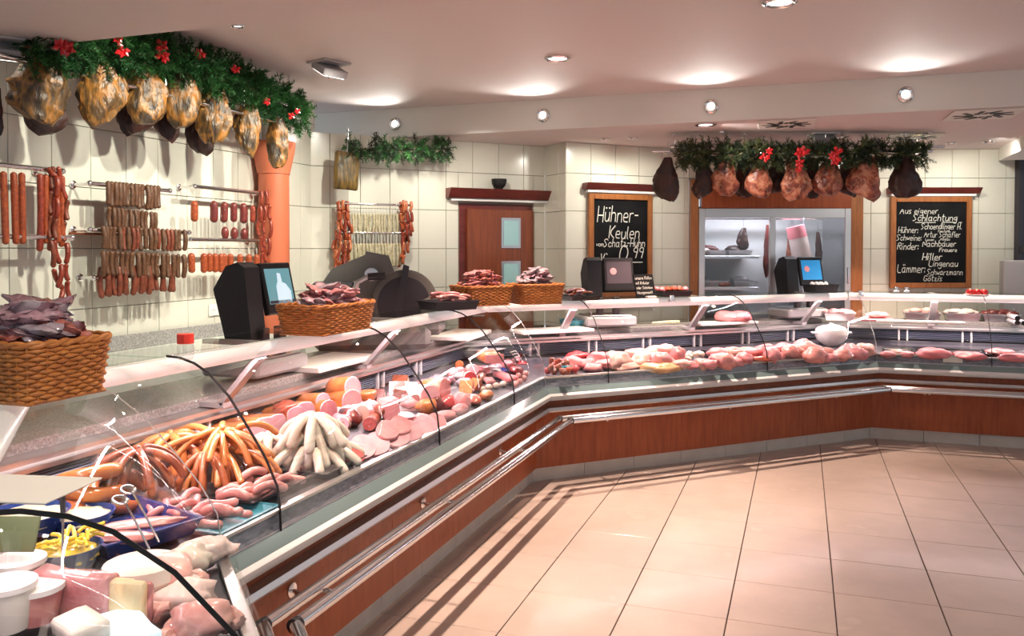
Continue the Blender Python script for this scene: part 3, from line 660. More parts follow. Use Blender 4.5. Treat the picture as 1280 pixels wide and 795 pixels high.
def garland(label, pts, radius, mats, n, parts, grp='pine garlands', sprig=.15, droop=.0, deco='berry', sd=3):
    r = random.Random(sd); o = pts[0].copy(); t = thing('pine_garland', label, 'garland', o, group=grp)
    L = [(pts[i+1]-pts[i]).length for i in range(len(pts)-1)]; tot = sum(L)
    def along(s):
        for i, l in enumerate(L):
            if s <= l or i == len(L)-1: return pts[i].lerp(pts[i+1], s/l), (pts[i+1]-pts[i]).normalized()
            s -= l
    protos = [(sprig_mesh('s', m, sprig, 44, .034, k), m) for k, m in enumerate(mats)]
    # each segment of greenery is one branch part
    for b in range(parts):
        mbs = {m: MB() for m in mats}
        for i in range(n//parts):
            s = tot*(b+r.random())/parts; c, u = along(min(s, tot*.999)); a = r.uniform(0, 2*PI)
            v = Vector((0, 0, 1)).cross(u).normalized(); w = u.cross(v)
            d = (u*r.uniform(-.9, .9)+v*math.cos(a)+w*math.sin(a)*.9-Vector((0, 0, droop))).normalized()
            M = d.to_track_quat('X', 'Z').to_matrix() @ Matrix.Rotation(r.uniform(0, 6.3), 3, 'X') * r.uniform(.75, 1.15)
            src, m = r.choice(protos); p = c-o+(v*math.cos(a)+w*math.sin(a))*radius*r.uniform(.1, .8); mb = mbs[m]; k = len(mb.v)
            mb.v += [tuple(M @ Vector(q)+p) for q in src.v]; mb.f += [tuple(x+k for x in f) for f in src.f]; mb.m += src.m
        for m in mats:
            if mbs[m].v: x = mbs[m].build('branch', [m, 'twig'], t); x['kind'] = 'stuff'
    MB().tube([p-o for p in pts], .006, 6).build('garland_wire', 'twig', t)
    return t, along, tot, o
g1p = [on_x(30, 58, XG+.04), on_x(110, 58, XG+.04), on_x(200, 69, XG+.05), on_x(270, 93, XG+.04), on_x(330, 118, XG+.02), on_x(378, 146, XG)]
g1, al1, tt1, o1 = garland('long green pine garland with red ornaments above the smoked hams of the left wall', g1p, .088, ['pine', 'pine'], 1150, 13, sd=4, sprig=.115)
def flower(parent, p, size, rnd):   # a small red fabric blossom of pointed petals
    mb = MB()
    for i in range(6):
        a = i*PI/3+rnd.random(); d = Vector((math.cos(a), math.sin(a), .35)).normalized(); s = Vector((-d.y, d.x, 0)).normalized()*size*.34
        mb.add([(0, 0, 0), d*size*.55+s, d*size*1.05+Vector((0, 0, -.1*size)), d*size*.55-s, d*size*.5+Vector((0, 0, size*.15))], [(0, 1, 4), (1, 2, 4), (2, 3, 4), (3, 0, 4)])
    mb.ball((0, 0, size*.1), size*.2, 6, 4)
    M = (CO-p).to_track_quat('Z', 'Y'); o = mb.build('red_flower', 'berry', parent); o.location = p-Vector(parent.location); o.rotation_euler = M.to_euler(); return o
for x, y, s in [(76, 58, .05), (83, 60, .055), (147, 48, .035), (153, 63, .05), (202, 57, .05), (203, 70, .055), (295, 86, .04), (250, 68, .045), (334, 127, .035), (364, 145, .035), (372, 139, .03)]:
    flower(g1, on_x(x, y, XG+.17), s*.8, R)
pipe_o = thing('hanging_rail', 'chromed ceiling rail carrying the smoked hams of the left wall', 'rail', (XG, 2.9, 2.50), group='ceiling rails')
a_, b_ = on_x(20, 72, XG), on_x(372, 152, XG); a_.z = b_.z = 2.50
MB().tube([(0, -.5, 0), (0, 2.2, 0)], .014, 10).build('rail', 'chrome', pipe_o, True)
for y in (.2, .9, 1.6, 2.1): MB().tube([(0, y, 0), (0, y, .348)], .008, 8).build('hanger_rod', 'chrome', pipe_o, True)

# rear-left wall: bacon slab, second garland, sausage rack
dn = lambda off: (lambda x, y: on_plane(x, y, Vector((*J0, 0))+nd*off, nd))
pb = dn(.22)
def bacon():
    a = pb(434, 190); k = px2m(a, FW); m = MB().bbox((0, 0, -.155), (.20, .05, .31), .012)
    me = m.mesh('bacon_slab', 'bacon'); bm = bmesh.new(); bm.from_mesh(me); bmesh.ops.subdivide_edges(bm, edges=bm.edges, cuts=3, use_grid_fill=True)
    for v in bm.verts: q = noise3(v.co, 12, 3); v.co += Vector((q*.012, q*.02, q*.01))
    bm.to_mesh(me); bm.free(); me.polygons.foreach_set('use_smooth', [True]*len(me.polygons))
    o = put('bacon_slab', me, None, a, (0, .05, math.atan2(ud.y, ud.x))); tag(o, 'rectangular smoked bacon slab hanging at the left end of the short garland', 'bacon')
    cord((0, 0, -.02), (0, 0, .2), o, .004, 'hook', 'steel'); return o
bacon()
g2p = [pb(438, 186), pb(500, 188), pb(562, 186)]
g2, al2, tt2, o2 = garland('short dark pine garland on the rear left wall above the white sausages', g2p, .045, ['pine_dark', 'pine'], 230, 5, sd=9, sprig=.10, droop=.3)
pr2 = dn(.12); ang_d = math.atan2(ud.y, ud.x)
t4 = thing('wall_rack', 'two-tier wall rack left of the wooden door holding thin white sausages', 'rack', pr2(424, 258), group='wall racks for sausages'); o4 = Vector(t4.location)
for (x0, y0, x1, y1) in ((424, 255, 513, 256), (424, 290, 513, 292)):
    a, b = pr2(x0, y0), pr2(x1, y1); a.z = b.z = (a.z+b.z)/2
    pipe('bar', a-o4, b-o4, .010, t4)
    for q in (a.lerp(b, .04), a.lerp(b, .96)): pipe('bracket', q-o4, q-o4-nd*.115, .007, t4)
WH = [sausage_mesh('white_sausage', .17, .0115, b, 'sausage_white_mould', 8, wob=.05) for b in (-.006, .004, .008)]
def rowp(name, fmt, cat, meshes, xs, ytop, place, grp, loop=None, scl=None):
    for i, x in enumerate(xs):
        y = ytop[0]+(ytop[1]-ytop[0])*(x-xs[0])/max(1e-6, xs[-1]-xs[0]); p = place(x, y)
        hang(name, fmt % ORD[i], cat, R.choice(meshes), p, grp, R.uniform(-.4, .4), loop, 1 if scl is None else R.uniform(*scl))
rowp('white_sausage', 'thin white dried sausage, %s from the left in the upper row left of the door', 'sausage', WH, frange(441, 496, 16), (267, 267), pr2, 'thin white sausages, upper row', loop=.075)
rowp('white_sausage', 'thin white dried sausage, %s from the left in the lower row left of the door', 'sausage', WH, frange(436, 500, 18), (304, 304), pr2, 'thin white sausages, lower row', loop=.09, scl=(1.1, 1.25))
RB = [sausage_mesh('link', .10, .0135, b, m, 8) for b, m in ((.012, 'salami_orange'), (-.012, 'frank_dark'), (.006, 'salami_red'))]
def chainp(label, strands, place, grp):
    p0 = place(*strands[0][0]); t = thing('sausage_chain', label, 'sausage', p0, group=grp)
    for st in strands:
        for (xa, ya), (xb, yb) in zip(st, st[1:]):
            a, b = place(xa, ya), place(xb, yb); n = max(1, round((b-a).length/.085))
            for i in range(n):
                p, q = a.lerp(b, i/n), a.lerp(b, (i+1)/n); d = q-p
                o = put('link', R.choice(RB), t, p-p0+nd*R.uniform(-.03, .05), (d+Vector((R.uniform(-.02, .02), R.uniform(-.02, .02), 0))).to_track_quat('-Z', 'Y').to_euler()); o.scale = (1, 1, d.length/.095)
chainp('thick bundle of orange sausage chains on the left end of the white sausage rack', [[(425, 251), (423, 300), (421, 350)], [(430, 250), (430, 300), (427, 345)], [(435, 251), (434, 300), (434, 338)], [(427, 252), (428, 318), (424, 348)], [(422, 252), (420, 300), (419, 335)], [(433, 251), (431, 290), (431, 330)], [(428, 250), (426, 300), (423, 340)], [(436, 252), (436, 280), (435, 315)]], pr2, 'orange sausage bundles')
chainp('thick bundle of orange sausage chains on the right end of the white sausage rack', [[(502, 252), (504, 290), (501, 326)], [(507, 251), (508, 290), (505, 322)], [(512, 252), (511, 290), (509, 316)], [(505, 253), (506, 295), (503, 330)], [(501, 254), (501, 290), (500, 320)], [(509, 251), (510, 280), (508, 310)], [(504, 250), (504, 300), (501, 334)]], pr2, 'orange sausage bundles')

# ================================================================ DOOR AND CHALKBOARDS
def wall_frame(p, u): # matrix with x along the wall, y into the wall, z up
    return math.atan2(u.y, u.x)
da, db = Vector((*J0, 0))+ud*1.34, Vector((*J0, 0))+ud*2.09
dr = struct(thing('door_1', '', 'd', da, ang_d)); 
for kx in ('label', 'category'): del dr[kx]
DW = (db-da).length
MB().box((DW/2, .03, 1.02), (DW, .05, 2.04)).build('door_frame', 'cornice_wood', dr)
MB().bbox((DW/2+.03, -.006, 1.0), (DW-.07, .05, 1.98), .003).build('door_leaf', 'door_wood', dr)
for z0, z1 in ((1.635, 1.915), (1.235, 1.515)):
    w0 = DW/2+.02
    MB().box((w0+.11, -.033, (z0+z1)/2), (.20, .01, z1-z0), 0).build('window_frame', 'steel', dr)
    MB().box((w0+.11, -.038, (z0+z1)/2), (.155, .008, z1-z0-.05), 0).build('door_pane', 'frosted', dr)
MB().tube([(.10, -.03, 1.02), (.10, -.08, 1.02), (.21, -.08, 1.02)], .01, 8).build('door_handle', 'steel', dr, True)
def cornice(name, label, p, rz, w, h=.075, dpt=.13):
    t = thing(name, label, 'cornice', p, rz, 'wooden lamp cornices')
    MB().prism([(0, 0), (-dpt*.55, 0), (-dpt, h), (0, h)], (-w/2, 0, 0), (0, 1, 0), (0, 0, 1), (1, 0, 0), w).build('moulding', 'cornice_wood', t)
    MB().bbox((0, -.03, -.014), (w*.93, .05, .026), .004).build('light_batten', 'white_plastic', t)
    return t
cdp = da+ud*(DW/2+.02); cornice('cornice', 'dark red wooden cornice above the wooden door', (cdp.x+nd.x*.004, cdp.y+nd.y*.004, 2.085), ang_d, 1.06, .085, .13)
bp_ = cdp+nd*.07-ud*.03
bw = MB().lathe([(.0, 0), (.03, 0), (.033, .01), (.055, .03), (.068, .06), (.071, .095), (.066, .095), (.062, .06), (.045, .03), (0, .014)], n=24).build('bowl', 'black', None, True); bw.location = (bp_.x, bp_.y, 2.171)
tag(bw, 'small black bowl standing on the cornice above the door', 'bowl')
MB().lathe([(.0, 0), (.04, 0), (.04, .004), (0, .004)], n=16).build('foot', 'black', bw)
def chalkboard(label, p, rz, w, h):
    t = thing('chalkboard', label, 'chalkboard', p, rz, 'framed chalkboards on the rear wall')   # origin: bottom left of the frame, y into the wall
    MB().box((w/2, -.012, h/2), (w-.06, .02, h-.06)).build('board', 'board_black', t)
    f = .052
    for (c, d) in (((f/2, -.02, h/2), (f, .036, h)), ((w-f/2, -.02, h/2), (f, .036, h)), ((w/2, -.02, f/2), (w-2*f, .036, f)), ((w/2, -.02, h-f/2), (w-2*f, .036, f))):
        MB().bbox(c, d, .004).build('frame', 'frame_wood', t)
    return t
def tri(t, text, x, z, size, mw=None, sd=1, wd=.012, slant=.18): return write(t, 'chalk_lettering', text, x, z, size, -.0235, mw, wd, 'chalk', sd, slant)
pw = lambda off: (lambda x, y: on_plane(x, y, Vector((*J2, 0))+nb_*off, nb_))
q0, q1 = pw(.02)(734, 372), pw(.02)(813, 372); top_ = pw(.02)(773, 243)
bw_ = (Vector((q1.x-q0.x, q1.y-q0.y, 0))).length; z0 = 1.17
cb1 = chalkboard('tall chalkboard advertising chicken legs beside the corner of the rear wall', (q0.x, q0.y, z0), math.atan2(ub.y, ub.x), bw_, top_.z-z0)
H1 = top_.z-z0
def frac(t, w, h, text, fx, fz, size, mw, sd, wd=.012): tri(t, text, .05+(w-.1)*fx, h*fz, size*.95, mw, sd, wd*.75)
frac(cb1, bw_, H1, 'Hühner-', .07, .735, .150, bw_*.66, 1, .014)
frac(cb1, bw_, H1, 'Keulen', .28, .575, .118, bw_*.50, 2, .013)
frac(cb1, bw_, H1, 'vom', .05, .50, .040, bw_*.13, 3, .007); frac(cb1, bw_, H1, 'Schatz-Huhn', .19, .495, .075, bw_*.66, 4, .010)
frac(cb1, bw_, H1, '0', .46, .350, .155, bw_*.3, 5, .013); frac(cb1, bw_, H1, '99', .72, .385, .10, bw_*.25, 6, .012); frac(cb1, bw_, H1, '_', .70, .345, .12, bw_*.24, 7, .010)
frac(cb1, bw_, H1, "V'", .12, .345, .085, bw_*.15, 8, .010)
cq = (q0+q1)/2; cornice('cornice', 'dark red wooden cornice above the tall chalkboard', (cq.x-nb_.x*.012, cq.y-nb_.y*.012, top_.z+.035), math.atan2(ub.y, ub.x), bw_*1.13, .06, .11)
pf = lambda off: (lambda x, y: on_plane(x, y, Vector((*J3, 0))+nf*off, nf))
ang_f = math.atan2(uf.y, uf.x)
q0, q1 = pf(.02)(1111, 360), pf(.02)(1212, 360); top_ = pf(.02)(1162, 246); z0 = (q0.z+q1.z)/2
w2 = Vector((q1.x-q0.x, q1.y-q0.y, 0)).length; h2 = top_.z-z0
cb2 = chalkboard('wide chalkboard listing the animal farms at the right end of the rear wall', (q0.x, q0.y, z0), ang_f, w2, h2)
for text, fx, fz, size, mw, sd, wd in [('Aus eigener', .05, .855, .062, .60, 1, .007), ('Schlachtung', .24, .765, .070, .66, 2, .009), ('Hühner:', .03, .62, .066, .30, 3, .008), ('Schoendlinger H.', .36, .665, .062, .60, 4, .009), ('Frastanz', .60, .625, .024, .22, 17, .004),
    ('Schweine:', .01, .525, .062, .37, 5, .008), ('Artur Schäfler', .40, .565, .060, .54, 6, .008), ('Leupen', .42, .52, .026, .17, 7, .005), ('Allgäu', .63, .525, .030, .18, 8, .005), ('Rinder:', .02, .415, .072, .32, 9, .009), ('Nachbauer', .38, .45, .064, .50, 10, .009), ('Frauere', .62, .385, .042, .30, 11, .008),
    ('Hiller', .38, .285, .074, .34, 12, .010), ('Lingenau', .47, .205, .066, .44, 13, .009), ('Lämmer:', .02, .13, .088, .42, 14, .010), ('Schwarzmann', .45, .10, .062, .53, 15, .008), ('Götzis', .40, .025, .058, .32, 16, .008)]:
    tri(cb2, text, .055+(w2-.11)*fx, .05+(h2-.1)*fz, size*.88, w2*mw*.84, sd, wd*.72)
for fx, fz, L in ((.42, .745, .20), (.75, .748, .13), (.92, .745, .03)):
    MB().box((.055+(w2-.11)*fx, -.0235, .05+(h2-.1)*fz), (L, .001, .006)).build('chalk_underline', 'chalk', cb2)
cq = (q0+q1)/2+uf*.02; cornice('cornice', 'dark red wooden cornice above the wide chalkboard', (cq.x-nf.x*.012, cq.y-nf.y*.012, top_.z+.03), ang_f, w2*1.12, .055, .11)
sp_ = pw(.004)(785, 367); socket('power_socket', 'white double power socket on the rear wall under the tall chalkboard', Matrix.Rotation(math.atan2(ub.y, ub.x), 3, 'Z'), sp_)

# ================================================================ GLASS-DOOR COLD CABINET
f0 = Vector((*J3, 0))+uf*.004; FWD = 1.665
fr = thing('cold_cabinet', 'built-in glass-door cold cabinet with wooden surround and meat inside', 'fridge', f0, ang_f)
ZT = 2.30
MB().bbox((.0375, -.03, 1.20), (.075, .10, 2.4-.2), .004).build('surround_side', 'frame_wood', fr)
MB().bbox((FWD-.06, -.03, 1.20), (.12, .10, 2.4-.2), .004).build('surround_side', 'frame_wood', fr)
MB().bbox((FWD/2-.005, -.03, (2.02+ZT)/2), (FWD-.22, .10, ZT-2.02), .004).build('surround_top', 'wood', fr)
x0, x1, zb, zt = .075, FWD-.12, .95, 2.02
for nm_, c, d in (('frame_stile', (x0+.03, -.06, (zb+zt)/2), (.06, .06, zt-zb)), ('frame_stile', (x1-.03, -.06, (zb+zt)/2), (.06, .06, zt-zb)), ('frame_head', ((x0+x1)/2, -.06, zt-.045), (x1-x0-.12, .06, .09))):
    MB().bbox(c, d, .004).build(nm_, 'alu', fr)
xm = x0+(x1-x0)*.485
MB().bbox((xm, -.07, (zb+zt)/2-.04), (.055, .05, zt-zb-.09), .004).build('door_stile', 'alu', fr)
for a, b, yy in ((x0+.06, xm-.03, -.05), (xm+.03, x1-.06, -.065)):
    d_ = MB().box(((a+b)/2, yy, (zb+zt)/2-.045), (b-a, .006, zt-zb-.09)).build('sliding_door', 'fridge_pane', fr)
MB().bbox((x1-.03, -.096, 1.37), (.018, .02, .16), .004).build('door_handle', 'chrome', fr)
D = .62
for nm_, c, d, m_ in (('back_wall', ((x0+x1)/2, D, 1.48), (x1-x0, .02, 1.1), 'white_plastic'), ('side_wall', (x0+.01, D/2, 1.48), (.02, D, 1.1), 'steel'), ('side_wall', (x1-.01, D/2, 1.48), (.02, D, 1.1), 'steel'), ('cabinet_floor', ((x0+x1)/2, D/2, .93), (x1-x0, D, .02), 'steel'), ('cabinet_top', ((x0+x1)/2, D/2, 2.03), (x1-x0, D, .02), 'white_plastic'), ('partition', (x1-.36, D/2+.1, 1.48), (.015, D-.2, 1.08), 'steel')):
    MB().box(c, d).build(nm_, m_, fr)
ls = MB().box(((x0+x1)/2, .06, 2.0), (x1-x0-.1, .03, .02)).build('light_strip', 'led', fr)
q = f0+uf*(x0+x1)/2-nf*.12; area((q.x, q.y, 1.985), (q.x-nf.x*.3, q.y-nf.y*.3, 1.2), 8, x1-x0-.2, .05, (.86, .88, 1), roll=uf)
x0_f = x0
def fp(x, y, z): return f0+uf*x-nf*y+Vector((0, 0, z))
for z in (1.24, 1.55):
    MB().bbox((x0+.33, .33, z), (.60, .50, .018), .003).build('shelf', 'steel', fr)
    MB().bbox((x0+.33, .075, z-.004), (.60, .012, .03), .003).build('shelf_edge', 'alu', fr)
def tray(name, label, p, rz, w, d, h, m, grp=None, cat='tray', wall=.006):
    mb = MB(); k = .88
    def ring(s, z): return [(-w/2*s, -d/2*s, z), (w/2*s, -d/2*s, z), (w/2*s, d/2*s, z), (-w/2*s, d/2*s, z)]
    vs = ring(k, 0)+ring(1, h)+[(x*(1-2*wall/w), y*(1-2*wall/d), z) for x, y, z in ring(1, h)]+[(x*.96, y*.96, wall) for x, y, z in ring(k, 0)]
    fs = [(3, 2, 1, 0)]+[(4*a+i, 4*a+(i+1) % 4, 4*a+4+(i+1) % 4, 4*a+4+i) for a in range(3) for i in range(4)]+[(12, 13, 14, 15)]
    mb.add(vs, fs); o = mb.build(name, m, None); o.location = p; o.rotation_euler = (0, 0, rz); tag(o, label, cat, grp)
    rim = MB()
    for (c, dd) in (((0, -d/2, h), (w+.012, .012, .005)), ((0, d/2, h), (w+.012, .012, .005)), ((-w/2, 0, h), (.012, d-.012, .005)), ((w/2, 0, h), (.012, d-.012, .005))): rim.box(c, dd)
    rim.build('rim', m, o); return o
for i, (x, z, lab) in enumerate([(.20, 1.559, 'steel tray at the left of the upper cold cabinet shelf'), (.46, 1.559, 'steel tray at the right of the upper cold cabinet shelf'), (.22, 1.249, 'steel tray at the left of the lower cold cabinet shelf'), (.52, 1.249, 'steel tray at the right of the lower cold cabinet shelf')]):
    tray('steel_tray', lab, fp(x0+x, .30, z), ang_f, .24, .36, .055, 'alu', 'steel trays in the cold cabinet')
def lump_thing(name, label, cat, p, r, m, sd, grp=None, rz=0, amp=.2, tilt=(0, 0)):
    o = lump((0, 0, 0), r, sd, amp).build(name, m, None, 'all'); o.location = p; o.rotation_euler = (tilt[0], tilt[1], rz); return tag(o, label, cat, grp)
lump_thing('meat_piece', 'pale covered meat piece on the upper cold cabinet shelf', 'meat', fp(x0+.10, .17, 1.60), (.07, .06, .04), 'fat', 3)
lump_thing('minced_meat', 'orange-pink portion of minced meat on the lower cold cabinet shelf', 'meat', fp(x0+.30, .16, 1.275), (.085, .05, .03), 'meat_marinated', 4, amp=.3)
MB().tube([(.2, .25, 1.93), (x1-.15, .25, 1.93)], .008, 8).build('meat_rail', 'chrome', fr, True)
for i, (lab, x, zt_, zb_, w, m) in enumerate([('small dark meat piece on a hook behind the left cold cabinet door', .555, 1.84, 1.63, .12, 'ham_dark'), ('long reddish side of meat hanging behind the right cold cabinet door', .80, 1.87, 1.36, .11, 'meat_dark'), ('brownish side of meat hanging left of the pink roll in the cold cabinet', 1.02, 1.76, 1.36, .10, 'ham_red'), ('thin dark meat strip hanging at the right in the cold cabinet', 1.30, 1.80, 1.45, .07, 'ham_dark')]):
    me = ham_mesh('meat', w, zt_-zb_, .07, 40+i, m); o = put('hanging_meat', me, None, fp(x0-.03+x, .25, zt_), (0, 0, ang_f)); tag(o, lab, 'meat', 'meat hanging in the cold cabinet'); cord((0, 0, -.01), (0, 0, 1.93-zt_), o, .003, 'hook', 'steel')
o = MB().tube([(0, 0, 0), (.03, 0, -.12), (.07, 0, -.30), (.10, 0, -.46)], [.088, .092, .098, .09], 16).build('wrapped_roast', 'fat', None, True); o.location = fp(1.10, .20, 1.85); o.rotation_euler = (0, 0, ang_f); tag(o, 'large pink and white wrapped meat roll hanging in the cold cabinet', 'meat')
MB().tube([(-.002, 0, .004), (.012, 0, -.05), (.026, 0, -.11)], [.0905, .0925, .0935], 16).build('red_wrap', 'fish_pink', o, True); cord((0, 0, 0), (0, 0, .08), o, .003, 'hook', 'steel')

for i, (lab, x, z, r, m) in enumerate([('dark domed roast on the left tray of the upper cold cabinet shelf', .18, 1.62, (.11, .08, .045), 'meat_dark'), ('dark domed roast on the right tray of the upper cold cabinet shelf', .45, 1.62, (.10, .08, .045), 'ham_dark'), ('grey wrapped meat at the left of the lower cold cabinet shelf', .12, 1.315, (.07, .09, .035), 'pack_grey'), ('grey wrapped meat at the right of the lower cold cabinet shelf', .50, 1.315, (.09, .09, .035), 'pack_grey')]):
    lump_thing('meat_piece', lab, 'meat', fp(x0_f+x, .30, z), r, m, 70+i, 'meat on the cold cabinet shelves', ang_f)
# ================================================================ RIGHT RAIL WITH RED HAMS AND GARLAND
PD = lambda Z: (lambda x, y: at_depth(x, y, Z))
hr = thing('hanging_rail', 'double chromed ceiling rail above the cold cabinet carrying red hams', 'rail', PD(6.95)(818, 190), group='ceiling rails'); oh = Vector(hr.location)
for (x0_, x1_, y_, Z) in ((815, 1165, 189, 6.95), (838, 1180, 183, 7.15)):
    a, b = PD(Z)(x0_, y_), PD(Z)(x1_, y_); a.z = b.z = (a.z+b.z)/2; MB().tube([a-oh, b-oh], .014, 10).build('rail', 'chrome', hr, True)
    for f_ in (.08, .33, .62, .90):
        q = a.lerp(b, f_); MB().tube([q-oh, Vector((q.x, q.y, ZLOW-.001))-oh], .007, 8).build('hanger_rod', 'chrome', hr, True)
        MB().lathe([(.03, 0), (.03, .006)], n=14, o=Vector((q.x, q.y, ZLOW-.007))-oh).build('ceiling_plate', 'chrome', hr)
HR = 'red hams hanging above the cold cabinet'
for i, (lab, cx, yt, yb, w, m, Z, tk) in enumerate([
    ('dark smoked ham hanging alone at the left end of the rear rail', 835, 197, 250, 30, 'ham_dark', 6.95, .6), ('dark ham hanging left of the first red ham', 877, 198, 246, 26, 'ham_dark', 6.98, .6),
    ('first red marbled ham from the left on the rear rail', 907, 200, 244, 32, 'ham_red', 6.9, .6), ('second red marbled ham from the left, narrow with a pointed tip', 951, 204, 246, 30, 'ham_red', 6.9, .6),
    ('largest red marbled ham under the red bow on the rear rail', 993, 202, 250, 36, 'ham_red', 6.9, .6), ('tilted red marbled ham right of the bow on the rear rail', 1037, 203, 244, 34, 'ham_red', 6.9, .6),
    ('wide dark red ham beside the right end of the rear rail', 1086, 196, 248, 38, 'ham_red', 6.9, .6), ('dark ham last at the right end of the rear rail', 1130, 194, 246, 36, 'ham_dark', 6.9, .6),
    ('black ham hanging behind the first and second red hams', 929, 198, 246, 26, 'ham_dark', 7.15, .6), ('black ham hanging behind the second red ham and the largest one', 970, 198, 240, 26, 'ham_dark', 7.15, .6), ('black ham hanging just right behind the largest red ham', 1015, 198, 247, 26, 'ham_dark', 7.15, .6), ('black ham hanging behind the tilted red ham', 1062, 198, 243, 28, 'ham_dark', 7.15, .6)]):
    hang_ham(lab, cx, yt, yb, w, PD(Z), m, HR, i+61, tk=tk)
g3p = [PD(6.9)(846, 193), PD(6.85)(930, 192), PD(6.85)(1010, 194), PD(6.85)(1090, 192), PD(6.9)(1160, 194)]
g3, al3, tt3, o3 = garland('dark pine garland with red bows above the red hams of the rear rail', g3p, .075, ['pine_dark', 'pine_olive'], 900, 10, sd=21, sprig=.10)
for x, y, s in [(956, 197, .045), (962, 189, .035), (1001, 191, .055), (1005, 189, .05), (1000, 204, .045), (1043, 195, .05), (1047, 189, .045), (1044, 200, .05), (998, 212, .03)]:
    flower(g3, PD(6.62)(x, y), s, R)

mat('olive_card', (.10, .13, .06), rough=.5)

# ================================================================ GOODS IN THE DISPLAY
def deck(k, x, y, h=0):
    n = Vector((RN[k].x*.10, RN[k].y*.10, 1)); return on_plane(x, y, cp(k, 0, 0, .725+h), n)
def dfloor(k, p): return .725-.10*((Vector((p.x, p.y, 0))-PS[k]).dot(RN[k]))
def onto(k, p, h=0): return Vector((p.x, p.y, dfloor(k, p)+h))
def ang(v): return math.atan2(v.y, v.x)
def lay(o, d, up='X'): o.rotation_euler = Vector(d).to_track_quat('-Z', up).to_euler()
NRM = [ang(n) for n in RN]
def log(name, label, cat, k, x, y, r, L, body, face, dev=0, grp=None, sq=1, h=0, tilt=.12, cap=True, flat=1):
    # a sausage or ham log lying on the deck, its cut face towards the customer (turned by dev)
    r *= 1.14; p = deck(k, x, y, h+r*.9); a = NRM[k]+dev; d = Vector((math.cos(a), math.sin(a), tilt))
    n = 18; prof = [(.30*r, -L), (.72*r, -L+.16*r), (.95*r, -L+.5*r), (r, -L+r), (r, -.012), (.985*r, 0)]
    def ring(q, z): # superellipse section
        out = []
        for j in range(n):
            t = 2*PI*j/n; c, s = math.cos(t), math.sin(t); e = 2/(2+sq*1.6-1.6)
            out.append((math.copysign(abs(c)**e, c)*q*1.0, math.copysign(abs(s)**e, s)*q*flat, z))
        return out
    mb = MB(); vs = []
    for q, z in prof: vs += ring(q, z)
    m_ = len(prof); mb.add(vs, [(i*n+j, i*n+(j+1) % n, (i+1)*n+(j+1) % n, (i+1)*n+j) for i in range(m_-1) for j in range(n)]+[tuple(range(n))[::-1]])
    o = mb.build(name, body, None, True); o.location = p; o.rotation_euler = d.to_track_quat('Z', 'Y').to_euler(); tag(o, label, cat, grp)
    f = MB(); f.add(ring(.985*r, 0)+ring(.93*r, .004), [(j, (j+1) % n, n+(j+1) % n, n+j) for j in range(n)]+[tuple(range(n, 2*n))]); f.build('cut_face', face, o)
    return o
def slab(name, label, cat, k, x, y, dims, m, rz=0, h=0, tilt=(0, 0), grp=None, face=None, b=.008, top=None):
    p = deck(k, x, y, h+dims[2]/2); mb = MB().bbox((0, 0, 0), dims, b); me = mb.mesh(name, m)
    bm = bmesh.new(); bm.from_mesh(me); bmesh.ops.subdivide_edges(bm, edges=bm.edges, cuts=2, use_grid_fill=True); sd = R.random()*50
    for v in bm.verts: v.co += Vector([noise3(v.co+Vector((q*3, 0, 0)), 14, sd) for q in range(3)])*min(dims)*.18
    bm.to_mesh(me); bm.free(); me.polygons.foreach_set('use_smooth', [True]*len(me.polygons))
    o = put(name, me, None, p, (tilt[0], tilt[1], NRM[k]+PI/2+rz)); tag(o, label, cat, grp)
    if face: MB().bbox((0, -dims[1]/2, 0), (dims[0]*.94, .006, dims[2]*.9), .002).build('cut_face', face, o)
    return o
def wedge(name, label, cat, k, x, y, w, L, hh, m, face, rz=0, h=0, grp=None):
    p = deck(k, x, y, h); mb = MB(); mb.prism([(-w/2, 0), (w/2, 0), (w*.1, hh)], (0, -L/2, 0), (1, 0, 0), (0, 0, 1), (0, 1, 0), L)
    o = mb.build(name, m, None); o.location = p; o.rotation_euler = (0, 0, NRM[k]+PI/2+rz); tag(o, label, cat, grp)
    MB().add([(-w*.46, -L/2-.003, .003), (w*.46, -L/2-.003, .003), (w*.09, -L/2-.003, hh*.93)], [(0, 1, 2)]).build('cut_face', face, o); return o
def blob(name, label, cat, k, x, y, r, m, grp=None, rz=None, amp=.22, h=0, tilt=(0, 0), seg=18):
    r = [q*(1.22 if k in (2, 3) else 1.05) for q in r]; p = deck(k, x, y, h+r[2]*.8); o = lump((0, 0, 0), r, R.random()*90, amp, seg, 12).build(name, m, None, 'all')
    o.location = p; o.rotation_euler = (tilt[0], tilt[1], NRM[k]+PI/2+(R.uniform(-.5, .5) if rz is None else rz)); return tag(o, label, cat, grp)
def disc_mesh(name, rx, ry, t, m, edge=None):
    mb = MB(); mb.lathe([(.97, -.5), (1, -.3), (1, .3), (.97, .5)], n=26); mb.v = [(a*rx, b*ry*(1+.06*math.sin(3*math.atan2(b, a))), c*t) for a, b, c in mb.v]
    return mb.mesh(name, m, True)
def slice_(name, label, cat, k, x, y, me, lean, rz=0, h=0, grp=None, roll=0):
    p = deck(k, x, y, h); a = NRM[k]+rz; d = Vector((math.cos(a)*math.sin(lean), math.sin(a)*math.sin(lean), math.cos(lean)))
    o = put(name, me, None, p, d.to_track_quat('Z', 'Y').to_euler()); o.rotation_euler.rotate_axis('Z', roll); return tag(o, label, cat, grp)
def dtray(name, label, k, x, y, w, d, h, m, rz=0, lift=.002, grp=None, cat='tray'):
    p = deck(k, x, y, lift); return tray(name, label, p, NRM[k]+PI/2+rz, w, d, h, m, grp, cat)
